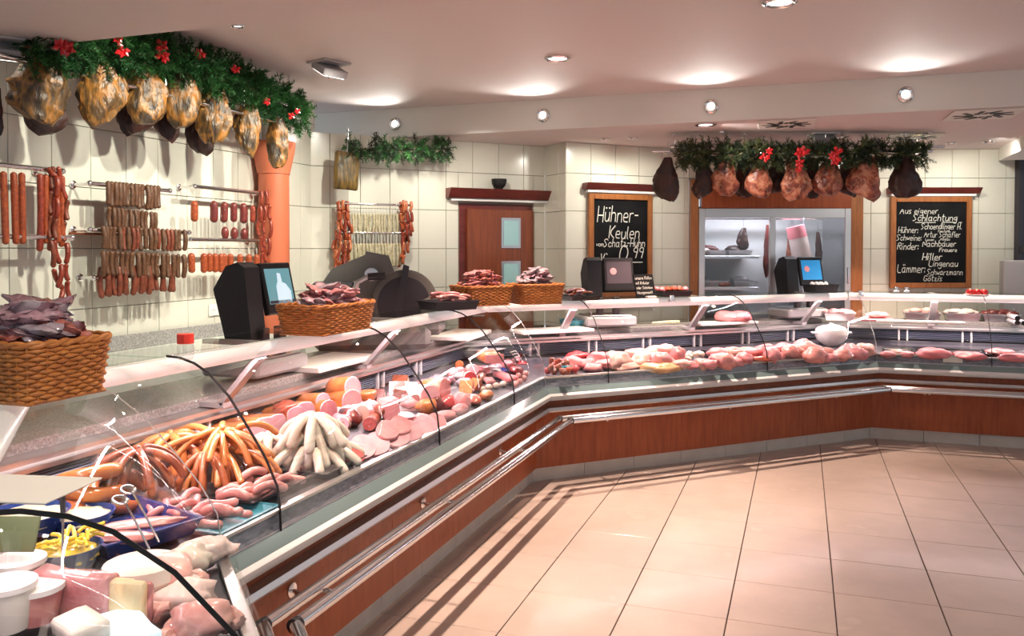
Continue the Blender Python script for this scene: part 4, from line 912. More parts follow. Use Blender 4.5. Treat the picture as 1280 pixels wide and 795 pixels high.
def pile(name, label, cat, c, meshes, rings, grp, a0=0, arc=2*PI, jit=.12):
    # sausages draped from a crown: rings of (radius, height, number, droop)
    for (r, z, n, phi) in rings:
        for i in range(n):
            a = a0+arc*(i+.5*(n % 2))/n+R.uniform(-jit, jit); q = phi+R.uniform(-.12, .12)
            o = put(name, R.choice(meshes), None, c+Vector((math.cos(a)*r, math.sin(a)*r, z+R.uniform(-.006, .006))))
            d = Vector((math.cos(a)*math.cos(q), math.sin(a)*math.cos(q), -math.sin(q))); lay(o, d); tag(o, label, cat, grp)
def scatter(name, label, cat, k, pts, meshes, grp, hmax=.05, dirv=None, js=.5):
    for i, (x, y, h) in enumerate(pts):
        p = deck(k, x, y, h); a = (dirv if dirv is not None else R.uniform(0, 6.28))+R.uniform(-js, js)
        o = put(name, R.choice(meshes), None, p); lay(o, (math.cos(a), math.sin(a), R.uniform(-.12, .12))); o.location -= Vector((math.cos(a), math.sin(a), 0))*.06; tag(o, label, cat, grp)
# --- left run: sausages
FR = [sausage_mesh('frankfurter', .185, .0125, b, 'frank', 10, k=12) for b in (.022, .03, .014)]
FD = [sausage_mesh('frankfurter', .15, .0125, b, 'frank_dark', 10, k=12) for b in (.018, .026)]
WW = [sausage_mesh('white_sausage', .15, .0185, b, 'white_sausage', 12, k=12) for b in (.016, .022, .010)]
RW = [sausage_mesh('raw_sausage', .12, .0155, b, 'raw_sausage', 10, k=10) for b in (.014, .024, -.01)]
RB2 = [sausage_mesh('raw_sausage', .10, .0125, b, 'meat_pink', 8, k=9) for b in (.01, .02)]
SB = [sausage_mesh('smoked_sausage', .17, .0135, b, 'smoked_brown', 10, k=12) for b in (.018, .026)]
c = deck(LEFT, 276, 592); pile('frankfurter', 'orange frankfurter draped in the large fan-shaped heap beside the white sausages', 'sausage', c, FR, [(.015, .155, 8, .95), (.02, .168, 11, .62), (.07, .085, 12, .5), (.06, .16, 6, .3), (.03, .10, 9, 1.0)], 'frankfurters in the large fan')
c2 = deck(LEFT, 256, 606); pile('frankfurter', 'darker orange frankfurter draped at the front of the large frankfurter heap', 'sausage', c2, FD, [(.015, .125, 5, 1.05), (.02, .115, 4, .8)], 'dark frankfurters in front', a0=-1.7, arc=2.8)
c = deck(LEFT, 213, 588); pile('frankfurter', 'thick pale orange frankfurter in the smaller heap left of the large fan', 'sausage', c, [sausage_mesh('frankfurter', .15, .0165, b, 'frank', 10, k=12) for b in (.03, .04)], [(.01, .135, 7, .75), (.04, .10, 8, .55)], 'frankfurters in the smaller heap')
c = deck(LEFT, 172, 612, .03); pile('smoked_sausage', 'thin dark brown smoked sausage in the bundle left of the frankfurters', 'sausage', c, SB, [(.01, .13, 7, .95), (.02, .14, 7, .6)], 'dark brown smoked sausages')
wt = dtray('black_tray', 'black tray under the heap of thick white sausages', LEFT, 398, 586, .30, .26, .028, 'blood_tray')
c = deck(LEFT, 391, 582); pile('white_sausage', 'thick white sausage draped in the tall heap on the black tray', 'sausage', c, WW, [(.012, .215, 7, 1.2), (.03, .205, 9, .95), (.05, .14, 10, .9), (.075, .085, 11, .5), (.05, .185, 6, .7)], 'thick white sausages')
pile('white_sausage', 'thick white sausage in the small pile behind the frankfurter fan', 'sausage', deck(LEFT, 336, 575, .0), WW, [(.015, .10, 6, .7)], 'white sausages behind the fan')
dtray('black_tray', 'black tray holding pink raw sausages at the front edge of the left run', LEFT, 330, 613, .40, .20, .022, 'blood_tray', rz=.0)
scatter('raw_sausage', 'pink raw sausage on the black tray in front of the frankfurters', 'sausage', LEFT, [(300, 604, .03), (316, 599, .035), (332, 596, .03), (346, 600, .03), (318, 608, .055), (334, 605, .05), (350, 607, .035), (306, 613, .04), (322, 617, .035), (338, 613, .05), (292, 618, .03), (362, 602, .025)], RW, 'pink raw sausages on the tray', dirv=NRM[1]+1.2, js=.7)
dtray('blue_tray', 'shallow blue tray with raw sausages at the near end of the left run', LEFT, 282, 652, .30, .20, .02, 'teal')
scatter('raw_sausage', 'pale pink raw sausage lying on the shallow blue tray', 'sausage', LEFT, [(262, 634, .03), (276, 628, .03), (292, 624, .03), (270, 645, .03), (285, 640, .035), (297, 636, .03), (258, 650, .03)], RW, 'raw sausages on the blue tray', dirv=NRM[1]+.1, js=.25)
scatter('small_sausage', 'small skin-coloured sausage in the loose heap left of the blue tray', 'sausage', LEFT, [(208, 634, .03), (222, 628, .04), (236, 622, .03), (215, 641, .05), (230, 637, .04), (246, 629, .03), (200, 645, .03), (226, 650, .03), (240, 644, .03), (188, 636, .03), (252, 640, .03)], RB2, 'small skin-coloured sausages', js=1.5)
# --- left run: hams and sausage logs
G1 = 'ham and sausage logs along the grille'
for i, (lab, x, y, r, L, b, f, dev, sq, h) in enumerate([
    ('pale lilac ham log with orange rind, nearest of the rear row', 313, 545, .050, .24, 'ham_rind', 'ham_face', -.25, 1.6, .02), ('square pale ham log second in the rear row', 331, 538, .050, .24, 'ham_rind', 'ham_face', -.25, 1.9, .03), ('narrow pale ham log third in the rear row', 347, 532, .045, .24, 'ham_rind', 'ham_face', -.25, 1.8, .03),
    ('greyish sausage log below the nearest ham log', 328, 560, .030, .14, 'meat_pink', 'ham_face', -.1, 1, 0), ('greyish sausage log below the second ham log', 343, 556, .032, .14, 'meat_pink', 'ham_face', -.1, 1, 0), ('black-cased sausage end beside the white sausage heap', 350, 566, .032, .12, 'dark_plastic', 'meat_dark', -.3, 1, 0),
    ('lilac ham log with orange side behind the white sausage heap', 370, 522, .046, .24, 'ham_rind', 'ham_face', -.3, 1.5, .03), ('tall lilac ham log right behind the white sausage heap', 382, 518, .052, .24, 'ham_rind', 'ham_face', -.3, 1.6, .03),
    ('rounded pink ham with rosy cut face right of the tall lilac ham log', 411, 514, .050, .20, 'ham_rind', 'meat_pink', -.3, 1.1, .01), ('small pink ham stacked behind the rounded ham', 404, 503, .042, .18, 'ham_rind', 'ham_face', -.3, 1.1, .05),
    ('dark green cased sausage log with pale pink cut face', 437, 522, .038, .19, 'dark_plastic', 'meat_pink', -.75, 1, .0), ('pale translucent sausage end beside the dark cased log', 452, 517, .040, .14, 'fat', 'fat', -.5, 1, .0),
    ('pink ham with orange rind leaning against the grille', 440, 503, .058, .22, 'ham_rind', 'meat_pink', -.35, 1.2, .02), ('rosy ham piece on top of the grille-side row', 441, 486, .056, .16, 'ham_rind', 'ham_face', -.2, 1.1, .08),
    ('long pink bologna log with end turned to the front', 488, 514, .045, .26, 'meat_pink', 'meat_pink', -.9, 1, .0), ('white cased sausage log with wide pale cut', 538, 496, .058, .26, 'fat', 'ham_face', -.55, 1.1, .01), ('big round bologna with pink face at the rear', 556, 487, .058, .16, 'ham_rind', 'meat_pink', -.1, 1, .03)]):
    log('sausage_log', lab, 'sausage', LEFT, x, y, r, L, b, f, dev, G1, sq, h)
log('sausage_log', 'long white sausage log lying in front of the rounded pink ham', 'sausage', LEFT, 428, 530, .030, .24, 'fat', 'ham_face', -1.3, G1, 1, 0)
log('long_salami', 'long rust-red salami lying across the middle of the left run', 'salami', LEFT, 462, 530, .030, .34, 'meat_marinated', 'salami_face', -1.15, None, 1, .01)
slab('bacon_box', 'red-brown smoked block standing against the grille behind the white sausages', 'ham', LEFT, 358, 522, (.10, .10, .13), 'meat_marinated', -.2, .0)
G2 = 'cut pieces of pate and ham'
slab('ham_piece', 'orange-brown roast piece beside the pink ham at the grille', 'ham', LEFT, 458, 495, (.12, .09, .05), 'ham_rind', .3, .03, grp=G2)
for i, (lab, x, y, w, L, hh, m, f, rz, h) in enumerate([('dark brown liver sausage wedge with white rim near the grille', 470, 500, .09, .09, .06, 'meat_dark', 'fat', .3, .02), ('white-faced wedge of brawn at the grille', 496, 492, .11, .09, .07, 'meat_dark', 'fat', .5, .03), ('dark brown pate wedge below the white-faced brawn', 499, 503, .10, .10, .07, 'meat_dark', 'meat_pink', -.4, .01), ('triangular brown pate with pink top at the centre of the left run', 513, 511, .13, .10, .075, 'meat_dark', 'meat_pink', .2, .0), ('dark liver sausage wedge at the back of the left run', 500, 484, .10, .09, .07, 'smoked_brown', 'fat', .1, .05), ('pale wedge of cooked ham beside the triangular pate', 512, 495, .11, .10, .08, 'fat', 'ham_face', -.2, .02), ('orange smoked wedge upright near the middle of the row', 583, 490, .09, .08, .07, 'ham_rind', 'meat_pink', .2, .02), ('orange smoked wedge next to the upright one', 594, 487, .10, .08, .07, 'ham_rind', 'meat_marinated', -.5, .01)]):
    wedge('pate_wedge', lab, 'pate', LEFT, x, y, w, L, hh, m, f, rz, h, G2)
blob('ham_piece', 'golden roast ham piece in front of the wide white log', 'ham', LEFT, 533, 508, (.06, .045, .04), 'ham_rind', G2); blob('ham_piece', 'dark crusted roast piece beside the golden one', 'ham', LEFT, 546, 505, (.04, .035, .04), 'meat_dark', G2)
blob('ham_piece', 'glossy red raw ham piece in clear wrap', 'ham', LEFT, 562, 503, (.08, .05, .04), 'meat_red', G2); blob('ham_piece', 'pale pink ham piece in clear wrap beside the red one', 'ham', LEFT, 577, 503, (.05, .05, .05), 'meat_pink', G2)
blob('ham_piece', 'orange cured piece behind the price rail', 'ham', LEFT, 592, 500, (.09, .045, .03), 'meat_marinated', G2); blob('ham_piece', 'pink cured piece low behind the price rail', 'ham', LEFT, 556, 521, (.07, .045, .03), 'meat_pink', G2); blob('ham_piece', 'rosy cured piece right of the pink one behind the price rail', 'ham', LEFT, 575, 512, (.06, .04, .03), 'meat_pink', G2)
blob('ham_piece', 'small orange cured end piece at the price rail', 'ham', LEFT, 608, 494, (.07, .04, .03), 'ham_rind', G2)
SL = [disc_mesh('slice', .085, .052, .016, 'meat_pink'), disc_mesh('slice', .10, .058, .018, 'ham_face'), disc_mesh('slice', .055, .045, .015, 'salami_face'), disc_mesh('slice', .055, .04, .022, 'meat_pink')]
G3 = 'large sausage slices at the front of the left run'
for lab, x, y, q, lean, rz, roll, h in [('round red-grained salami slice next to the white sausages', 441, 570, 2, .6, -.2, 0, .05), ('wide pink bologna slice overlapping the red salami slice', 452, 560, 1, .5, -.3, .6, .05), ('second wide pink bologna slice in the front row', 470, 556, 1, .45, -.3, .6, .045), ('largest flat bologna slice in the middle of the front row', 496, 547, 1, .4, -.3, .6, .045), ('third wide bologna slice beside the largest one', 512, 540, 1, .45, -.3, .6, .05),
    ('fourth wide bologna slice near the second pane joint', 531, 532, 1, .45, -.3, .6, .045), ('pink bologna slice closest to the second pane joint', 545, 528, 0, .45, -.3, .6, .04), ('small oval pink slice on top of the fan', 507, 521, 3, .2, 0, .2, .06), ('pale oval slice right of the small pink one', 528, 523, 3, .25, 0, .2, .04), ('pink slice propped behind the largest one', 484, 538, 0, .5, -.2, .5, .08), ('pink slice propped next to the long salami', 500, 532, 0, .5, -.2, .5, .08)]:
    slice_('sausage_slice', lab, 'slice', LEFT, x, y, SL[q], lean, rz, h, G3, roll)
# --- left run: far end near the corner
G4 = 'small goods at the corner of the counter'
log('small_sausage_log', 'short lilac sausage in white casing near the corner', 'sausage', LEFT, 592, 462, .032, .15, 'fat', 'ham_face', -1.0, G4, 1, .03); log('small_sausage_log', 'second short lilac sausage below the first one near the corner', 'sausage', LEFT, 588, 472, .034, .16, 'fat', 'meat_red', -1.1, G4, 1, .01)
log('small_sausage_log', 'golden brown sausage lying behind the lilac sausages', 'sausage', LEFT, 574, 456, .026, .16, 'ham_rind', 'ham_rind', -1.2, G4, 1, .03)
for lab, x, y, m in [('blue-grey wrapped packet beside the lilac sausages', 570, 470, 'pack_grey'), ('second blue-grey wrapped packet in front of the lilac sausages', 580, 478, 'pack_grey'), ('wrapped dark packet at the rear of the left run', 545, 474, 'pack_grey'), ('purple wrapped packet behind the big round bologna', 530, 479, 'pack_purple')]:
    blob('wrapped_packet', lab, 'packet', LEFT, x, y, (.07, .05, .025), m, G4, amp=.3)
pl = MB().lathe([(0, 0), (.08, 0), (.115, .02), (.12, .022), (.08, .006), (0, .006)], n=24).build('dish', 'blue_bowl', None, True); pl.location = deck(LEFT, 616, 466, .01); tag(pl, 'dark blue round dish with sausage near the corner', 'dish')
blob('sausage_portion', 'grey-blue sausage portion on the dark blue dish', 'sausage', LEFT, 616, 463, (.08, .06, .02), 'pack_grey', h=.02)
slab('bacon_piece', 'pink bacon slab with pale fat beside the blue dish', 'bacon', LEFT, 632, 471, (.26, .08, .035), 'fish_pink', .75, .02); slab('bacon_piece', 'pale pink slab of pork belly in front of the blue dish', 'bacon', LEFT, 612, 476, (.14, .06, .03), 'meat_pink', .5, .02)
for i, (x, y) in enumerate([(602, 486), (611, 484), (620, 482), (629, 480), (637, 477)]):
    o = MB().ball((0, 0, 0), (.024, .022, .021), 12, 8).build('dumpling', 'white_sausage', None, 'all'); o.location = deck(LEFT, x, y, .02); tag(o, 'white dumpling, %s from the left in the row behind the price rail' % ORD[i], 'dumpling', 'white dumplings at the price rail')
for i, (x, y) in enumerate([(642, 474), (648, 470), (655, 473), (650, 477), (657, 467), (645, 480)]):
    o = MB().ball((0, 0, 0), .022, 12, 8).build('meatball', 'raw_sausage', None, 'all'); o.location = deck(LEFT, x, y, .02+.015*(i % 2)); tag(o, 'pink meatball in the small heap beside the white dumplings', 'meatball', 'pink meatballs near the corner')
st = thing('loaf_stand', 'dark rectangular display stand under the meat loaf', 'stand', deck(LEFT, 608, 452, 0), NRM[1]+PI/2-.3)
MB().bbox((0, 0, .045), (.22, .18, .09), .004).build('body', 'dark_plastic', st); MB().bbox((0, 0, .094), (.24, .20, .008), .003).build('top', 'grey_plastic', st)
lf = slab('meat_loaf', 'golden-crusted meat loaf with pink cut end on the dark stand', 'meat loaf', LEFT, 612, 446, (.14, .22, .065), 'ham_rind', -.9, .11, face='meat_pink', b=.02)
sg = MB(); sg.bbox((0, 0, .055), (.13, .006, .11), .001); sg = sg.build('ribbed_tray', 'black_plastic', None); sg.location = deck(LEFT, 650, 452, .03); sg.rotation_euler = (-.7, 0, NRM[1]+PI/2); tag(sg, 'black ribbed insert tilted at the rear of the corner', 'tray')
for i in range(4): MB().bbox((0, -.005, .02+i*.024), (.12, .006, .008), .002).build('rib', 'grey_plastic', sg)
slab('smoked_belly', 'rosy smoked belly piece below the meat loaf', 'bacon', LEFT, 634, 455, (.14, .08, .045), 'meat_pink', .5, .03); blob('smoked_belly', 'dark red smoked piece between loaf and ribbed insert', 'bacon', LEFT, 645, 463, (.07, .05, .03), 'meat_red')
rf = random.Random(5)
for i in range(26):
    x = 548+i*4.2; y = 480-(x-548)*.23+rf.uniform(-10, 6); m = rf.choice(['pack_grey', 'meat_red', 'smoked_brown', 'meat_dark', 'pack_purple', 'fish_pink', 'meat_pink'])
    blob('small_sausage_piece', 'small piece of sausage or cured meat near the corner, %s from the near side' % ORD[i], 'sausage', LEFT, x, y, (rf.uniform(.035, .06), rf.uniform(.03, .045), rf.uniform(.02, .035)), m, 'small pieces near the corner', amp=.3, seg=12)
for i in range(22):
    x = 420+i*6.2; y = 520-(x-420)*.22+rf.uniform(-12, 10); m = rf.choice(['meat_dark', 'fat', 'ham_rind', 'smoked_brown', 'meat_pink', 'ham_face'])
    blob('cold_cut', 'cut of cold meat between the logs of the left run, %s from the near side' % ORD[i], 'cold cut', LEFT, x, y, (rf.uniform(.04, .06), rf.uniform(.03, .05), rf.uniform(.03, .045)), m, 'cold cuts between the logs', amp=.3, seg=12)
# --- diagonal run
G5 = 'marinated meat cubes at the start of the diagonal run'
for i in range(30):
    x, y = 684+R.uniform(0, 22)+(i % 3)*8, 449+R.uniform(0, 16); o = lump((0, 0, 0), (.030, .026, .022), R.random()*60, .25, 10, 8).build('marinated_cube', R.choice(['meat_marinated', 'smoked_brown', 'meat_red']), None, 'all')
    o.location = deck(DIAG, x, y, .02+R.uniform(0, .06)); o.rotation_euler = (R.random(), R.random(), R.random()*6); tag(o, 'red-brown marinated meat cube in the heap beside the counter corner', 'meat', G5)
tg = MB().bbox((0, 0, 0), (.13, .02, .045), .006).build('wrapped_skewer', 'teal', None); tg.location = deck(DIAG, 703, 461, .05); tg.rotation_euler = (.4, 0, NRM[2]+PI/2); tag(tg, 'teal-labelled packet lying on the marinated cubes', 'packet')
G6 = 'raw meat and poultry on the diagonal run'
for lab, x, y, r, m in [
    ('bright pink marinated steak beside the teal packet', 716, 454, (.08, .06, .04), 'fish_pink'), ('pink steak stacked at the grille beside the marinated cubes', 722, 447, (.08, .06, .04), 'meat_red'), ('rosy wrapped cutlet left of the first clear divider', 733, 455, (.07, .06, .035), 'fish_pink'), ('pink cutlet wrapped in film in front of the divider', 741, 460, (.06, .05, .03), 'meat_pink'),
    ('flat pale pink escalope right of the divider', 757, 455, (.11, .07, .03), 'meat_pink'), ('pale turkey escalope behind the flat one', 765, 447, (.10, .06, .04), 'poultry'), ('wide pale turkey breast at the front of the poultry', 785, 459, (.10, .06, .03), 'poultry'), ('large pale turkey breast in film in the middle of the poultry', 806, 450, (.15, .08, .05), 'poultry'), ('pale chicken breast stacked at the grille', 818, 442, (.12, .06, .05), 'poultry'),
    ('yellowish chicken leg lying in front of the turkey breast', 815, 460, (.09, .05, .03), 'poultry_yellow'), ('second yellowish chicken leg at the price rail', 833, 460, (.10, .05, .03), 'poultry_yellow'), ('pale chicken thigh above the yellowish legs', 838, 452, (.08, .06, .035), 'poultry'), ('upright pink chicken leg in front of the white bag', 847, 447, (.05, .05, .07), 'meat_pink'),
    ('pale pink chicken wing right of the upright leg', 862, 457, (.07, .05, .03), 'meat_pink'), ('rounded pale chicken portion near the black tray edge', 877, 455, (.06, .05, .035), 'poultry'), ('pink mince heap right of the black divider', 902, 449, (.09, .06, .04), 'meat_pink'), ('pink strips of meat behind the mince heap', 913, 442, (.09, .05, .045), 'poultry'), ('second pink mince heap by the pane joint', 921, 452, (.09, .05, .035), 'meat_pink'),
    ('pale yellow breaded cutlet at the rear near the pane joint', 932, 441, (.09, .05, .04), 'poultry_yellow'), ('orange marinated cutlet at the price rail', 951, 450, (.11, .05, .03), 'meat_marinated'), ('bright pink pork cutlet behind the orange one', 958, 439, (.10, .06, .045), 'fish_pink'), ('rosy pork steak right of the orange cutlet', 973, 447, (.09, .05, .03), 'meat_pink'), ('bright pink pork steak at the grille left of the roast', 981, 437, (.09, .06, .045), 'fish_pink'),
    ('pale flat pork steak in front of the roast', 998, 446, (.10, .05, .025), 'meat_pink'), ('large pink pork roast left of the white tureen', 1008, 438, (.13, .09, .06), 'raw_sausage'), ('second rounded pink roast in front of the tureen', 1027, 442, (.11, .07, .04), 'raw_sausage'), ('brownish pork loin right of the tureen', 1062, 440, (.11, .07, .05), 'meat_pink'), ('brown-tinged pork loin at the counter bend', 1082, 438, (.08, .06, .05), 'poultry'), ('rosy pork piece in front of the tureen foot', 1045, 445, (.07, .05, .03), 'fish_pink')]:
    blob('raw_meat', lab, 'meat', DIAG, x, y, r, m, G6, amp=.3)
for i, (x, y, r, m) in enumerate([(748, 447, (.08, .06, .04), 'meat_pink'), (775, 452, (.08, .05, .05), 'poultry'), (795, 443, (.09, .06, .04), 'poultry'), (826, 450, (.08, .05, .05), 'meat_pink'), (833, 440, (.07, .05, .05), 'poultry'), (851, 455, (.06, .05, .03), 'poultry'), (888, 455, (.05, .04, .03), 'meat_pink'), (909, 452, (.06, .05, .05), 'raw_sausage'), (897, 442, (.07, .05, .04), 'meat_pink'), (930, 448, (.06, .05, .04), 'meat_pink'),
    (942, 442, (.07, .05, .04), 'fish_pink'), (965, 444, (.06, .05, .05), 'meat_pink'), (988, 441, (.07, .05, .05), 'raw_sausage'), (1004, 434, (.08, .06, .05), 'meat_pink'), (1018, 444, (.08, .06, .05), 'raw_sausage'), (1036, 447, (.07, .05, .03), 'meat_pink'), (1054, 444, (.07, .06, .04), 'raw_sausage'), (1073, 442, (.07, .05, .04), 'meat_pink')]):
    blob('raw_meat', 'pink cut of raw meat among the larger diagonal cuts, %s from the left' % ORD[i], 'meat', DIAG, x, y, r, m, G6, amp=.35, h=.02)
for i in range(14):
    x, y = 856+R.uniform(0, 22), 441+R.uniform(0, 8); o = lump((0, 0, 0), (.026, .024, .022), R.random()*60, .15, 10, 8).build('dumpling', 'white_sausage', None, 'all'); o.location = deck(DIAG, x, y, .03+R.uniform(0, .05)); tag(o, 'off-white dumpling in the bag behind the upright chicken leg', 'dumpling', 'dumplings in the white bag')
for lab, x, y, w in [('black shallow tray under the poultry', 800, 463, .62), ('black shallow tray under the mince heaps', 925, 456, .36), ('black shallow tray under the pork roasts', 1020, 448, .60)]:
    dtray('black_tray', lab, DIAG, x, y-5, w, .22, .015, 'blood_tray', 0, .001, 'black trays of the diagonal run')
dv = MB().bbox((0, 0, .06), (.006, .26, .12), .002).build('divider', 'pane', None); dv.location = deck(DIAG, 765, 455); dv.rotation_euler = (0, 0, NRM[2]+PI/2); tag(dv, 'clear upright divider between the pink cutlets and the poultry', 'divider', 'display dividers')
dv = MB().bbox((0, 0, .035), (.012, .26, .07), .002).build('divider', 'black_plastic', None); dv.location = deck(DIAG, 890, 450); dv.rotation_euler = (0, 0, NRM[2]+PI/2); tag(dv, 'black upright divider left of the mince heaps', 'divider', 'display dividers')
tu = thing('tureen', 'white oval lidded porcelain tureen standing among the pork roasts', 'tureen', deck(DIAG, 1039, 432, .0))
MB().lathe([(.06, .0), (.075, .012), (.125, .05), (.145, .10), (.14, .14), (.132, .145)], n=28, sx=1, sy=.8).build('bowl', 'porcelain', tu, True)
MB().lathe([(.138, .146), (.12, .165), (.06, .185), (.02, .19), (.02, .20), (.0, .203)], n=28, sx=1, sy=.8).build('lid', 'porcelain', tu, True)
for s in (-1, 1): MB().tube([(s*.135, -.03, .115), (s*.17, -.02, .118), (s*.17, .02, .118), (s*.135, .03, .115)], .009, 8).build('handle', 'porcelain', tu, True)
tu.rotation_euler = (0, 0, YAW)
# --- right run
G7 = 'meat on the far right run'
for lab, x, y, w, d in [('black tray under the small cutlets of the right run', 1124, 442, .24, .3), ('black tray under the red steaks of the right run', 1190, 443, .52, .3), ('black tray at the right end of the right run', 1262, 444, .36, .3)]:
    dtray('black_tray', lab, RIGHT, x, y-1, w, d, .02, 'blood_tray', 0, .001, 'black trays of the right run')
for lab, x, y, r, m in [('small pink cutlet at the left of the right run', 1110, 443, (.05, .05, .025), 'meat_pink'), ('small pale cutlet second from the left on the right run', 1121, 441, (.05, .05, .025), 'poultry'), ('small rosy cutlet third from the left on the right run', 1134, 443, (.05, .05, .025), 'meat_pink'), ('large bright red steak stack on the right run', 1167, 442, (.11, .09, .04), 'fish_pink'), ('flat rosy fillet in the middle of the right run', 1212, 445, (.10, .07, .03), 'fish_pink'), ('pale fillet on the dark dish toward the right end', 1250, 441, (.09, .06, .03), 'meat_pink'), ('bright red fillet last at the right end', 1268, 447, (.10, .06, .03), 'fish_pink')]:
    blob('raw_meat', lab, 'meat', RIGHT, x, y, r, m, G7, amp=.25)
pc = MB().bbox((0, 0, 0), (.145, .004, .055), .001).build('price_card', 'paper', None); q = on_plane(1191, 449, cp(RIGHT, 0, .106, .7), RN[3]); pc.location = q+RN[3]*.002; pc.rotation_euler = (-.12, 0, NRM[3]+PI/2); tag(pc, 'white price card on the rail of the far right run', 'price card')
# --- near corner: salads, cheese, poultry
def ring_sausage(label, p, R0, r, m, grp, tilt=(0, 0), rz=0, arc=5.4):
    n = 22; pts = [(math.cos(arc*i/n)*R0, math.sin(arc*i/n)*R0, .004*i/n) for i in range(n+1)]; rr = [r*min(1, .35+min(i, n-i)*.3) for i in range(n+1)]
    o = MB().tube(pts, rr, 12).build('ring_sausage', m, None, 'all'); o.location = p; o.rotation_euler = (tilt[0], tilt[1], rz); return tag(o, label, 'sausage', grp)
G8 = 'ring sausages at the near corner'
for lab, x, y, h, t, rz, m in [('orange ring sausage at the bottom of the near corner pile', 105, 625, .03, (.1, 0), .3, 'ring_sausage'), ('orange ring sausage second from the bottom of the near corner pile', 112, 612, .075, (.15, .1), 2.0, 'ring_sausage'), ('glossy orange ring sausage on top of the near corner pile', 108, 596, .12, (.3, .1), 4.0, 'ring_sausage'), ('brown ring sausage leaning at the right of the near corner pile', 148, 612, .06, (.5, .2), 1.0, 'frank_dark'), ('small orange ring sausage lying left of the near corner pile', 62, 640, .03, (.1, .1), 3.0, 'frank_dark')]:
    ring_sausage(lab, deck(LEFT, x, y, h), .085, .024, m, G8, t, rz)
dtray('blue_tray', 'deep blue tray with fish fillets in the near corner', NEAR, 150, 668, .40, .30, .05, 'blue_bowl', .5, .01)
for lab, x, y, rz in [('pale pink fillet across the deep blue tray', 140, 672, .4), ('second pale pink fillet on the deep blue tray', 178, 655, .7)]:
    o = lump((0, 0, 0), (.12, .035, .014), R.random()*9, .25).build('fillet', 'raw_sausage', None, 'all'); o.location = deck(NEAR, x, y, .06); o.rotation_euler = (0, 0, rz); tag(o, lab, 'fish', 'fillets on the blue tray')
def bowl(label, p, r, h, m, fill, fm, sd):
    t = thing('salad_bowl', label, 'bowl', p, R.random(), 'salad bowls in the near corner')
    MB().lathe([(r*.6, 0), (r*.75, .004), (r*.97, h*.9), (r, h), (r*.95, h), (r*.72, .01), (0, .01)], n=4 if fill == 'sq' else 26).build('bowl', m, t, True)
    rr = random.Random(sd)
    f = MB(); f.ball((0, 0, h*.62), (r*.86, r*.86, h*.45), 24, 14, lambda d: 1+.25*noise3(d, 5, sd)); f.build('salad', fm, t, 'all'); return t
t = bowl('blue bowl heaped with bright yellow pepper salad', deck(NEAR, 84, 708, .02), .088, .055, 'blue_bowl', '', 'salad_yellow', 2)
for i in range(26):
    a, q = R.random()*6.28, R.random()**.5*.07; me = MB().tube([(0, 0, 0), (.02, 0, .006), (.042, 0, 0)], .0055, 6).build('pepper_strip', 'salad_yellow', t, True); me.location = (math.cos(a)*q, math.sin(a)*q, .062+R.random()*.014); me.rotation_euler = (R.uniform(-.5, .5), R.uniform(-.5, .5), R.random()*6)
bowl('wide bowl of creamy pale salad at the left edge of the near corner', deck(LEFT, 32, 665, .03), .12, .06, 'blue_bowl', '', 'salad_cream', 5)
bowl('bowl of pale potato salad behind the yellow pepper salad', deck(NEAR, 100, 660, .02), .10, .05, 'blue_bowl', '', 'salad_cream', 8)
sp = thing('serving_fork', 'serving fork with black handle stuck in the yellow salad', 'fork', deck(NEAR, 78, 700, .08))
MB().tube([(0, 0, 0), (-.02, .02, .06), (-.035, .035, .10)], .003, 8).build('shaft', 'chrome', sp, True); MB().tube([(-.035, .035, .10), (-.06, .055, .17)], [.006, .008], 8).build('handle', 'black_plastic', sp, True)
for i, (x, y) in enumerate([(160, 612), (150, 625)]):
    sp = thing('serving_spoon', 'steel serving spoon %s on the blue tray' % ('with the higher bowl standing' if i == 0 else 'with the lower bowl standing'), 'spoon', deck(NEAR, x, y, .20))
    MB().ball((0, 0, 0), (.026, .017, .006), 12, 8).build('spoon_bowl', 'chrome', sp, 'all'); MB().tube([(.02, -.005, 0), (.06, -.03, -.04), (.11, -.06, -.12)], .003, 8).build('handle', 'chrome', sp, True); sp.rotation_euler = (.6, .2, .2)
G9 = 'dressed poultry at the near corner'
for lab, x, y, r, m in [('whole pale chicken behind the price rail of the near corner', 205, 722, (.09, .07, .055), 'poultry'), ('pale chicken half beside the whole chicken', 238, 700, (.06, .05, .04), 'white_sausage'), ('pale chicken legs heap at the end of the near corner', 232, 745, (.05, .07, .04), 'fat'), ('strips of pale tripe at the counter end', 255, 690, (.05, .09, .035), 'fat'), ('yellowish chicken piece below the pale legs', 250, 775, (.05, .07, .04), 'poultry')]:
    blob('poultry', lab, 'poultry', NEAR, x, y, r, m, G9, amp=.35, h=.02, seg=22)
for i, (x, y) in enumerate([(212, 758), (226, 768), (240, 760), (204, 735)]):
    o = put('chicken_leg', ham_mesh('leg', .055, .13, .05, 80+i, 'poultry'), None, deck(NEAR, x, y, .05)); lay(o, (math.cos(i*1.3+3.8), math.sin(i*1.3+3.8), -.15)); tag(o, 'pale chicken drumstick, %s in the heap at the end of the near corner' % ORD[i], 'poultry', 'chicken drumsticks')
tb_ = thing('tub', 'round white tub with red spots beside the whole chicken', 'tub', deck(NEAR, 178, 748, .02))
MB().lathe([(.0, 0), (.075, 0), (.095, .05), (.10, .06), (.09, .09), (.0, .10)], n=26).build('body', 'white_sausage', tb_, True)
for a in (3.6, 4.6, 5.5): MB().ball((math.cos(a)*.092, math.sin(a)*.092, .045), (.012, .018, .014), 10, 6).build('red_spot', 'berry', tb_, 'all')
G10 = 'packed cheese and cold cuts at the near corner'
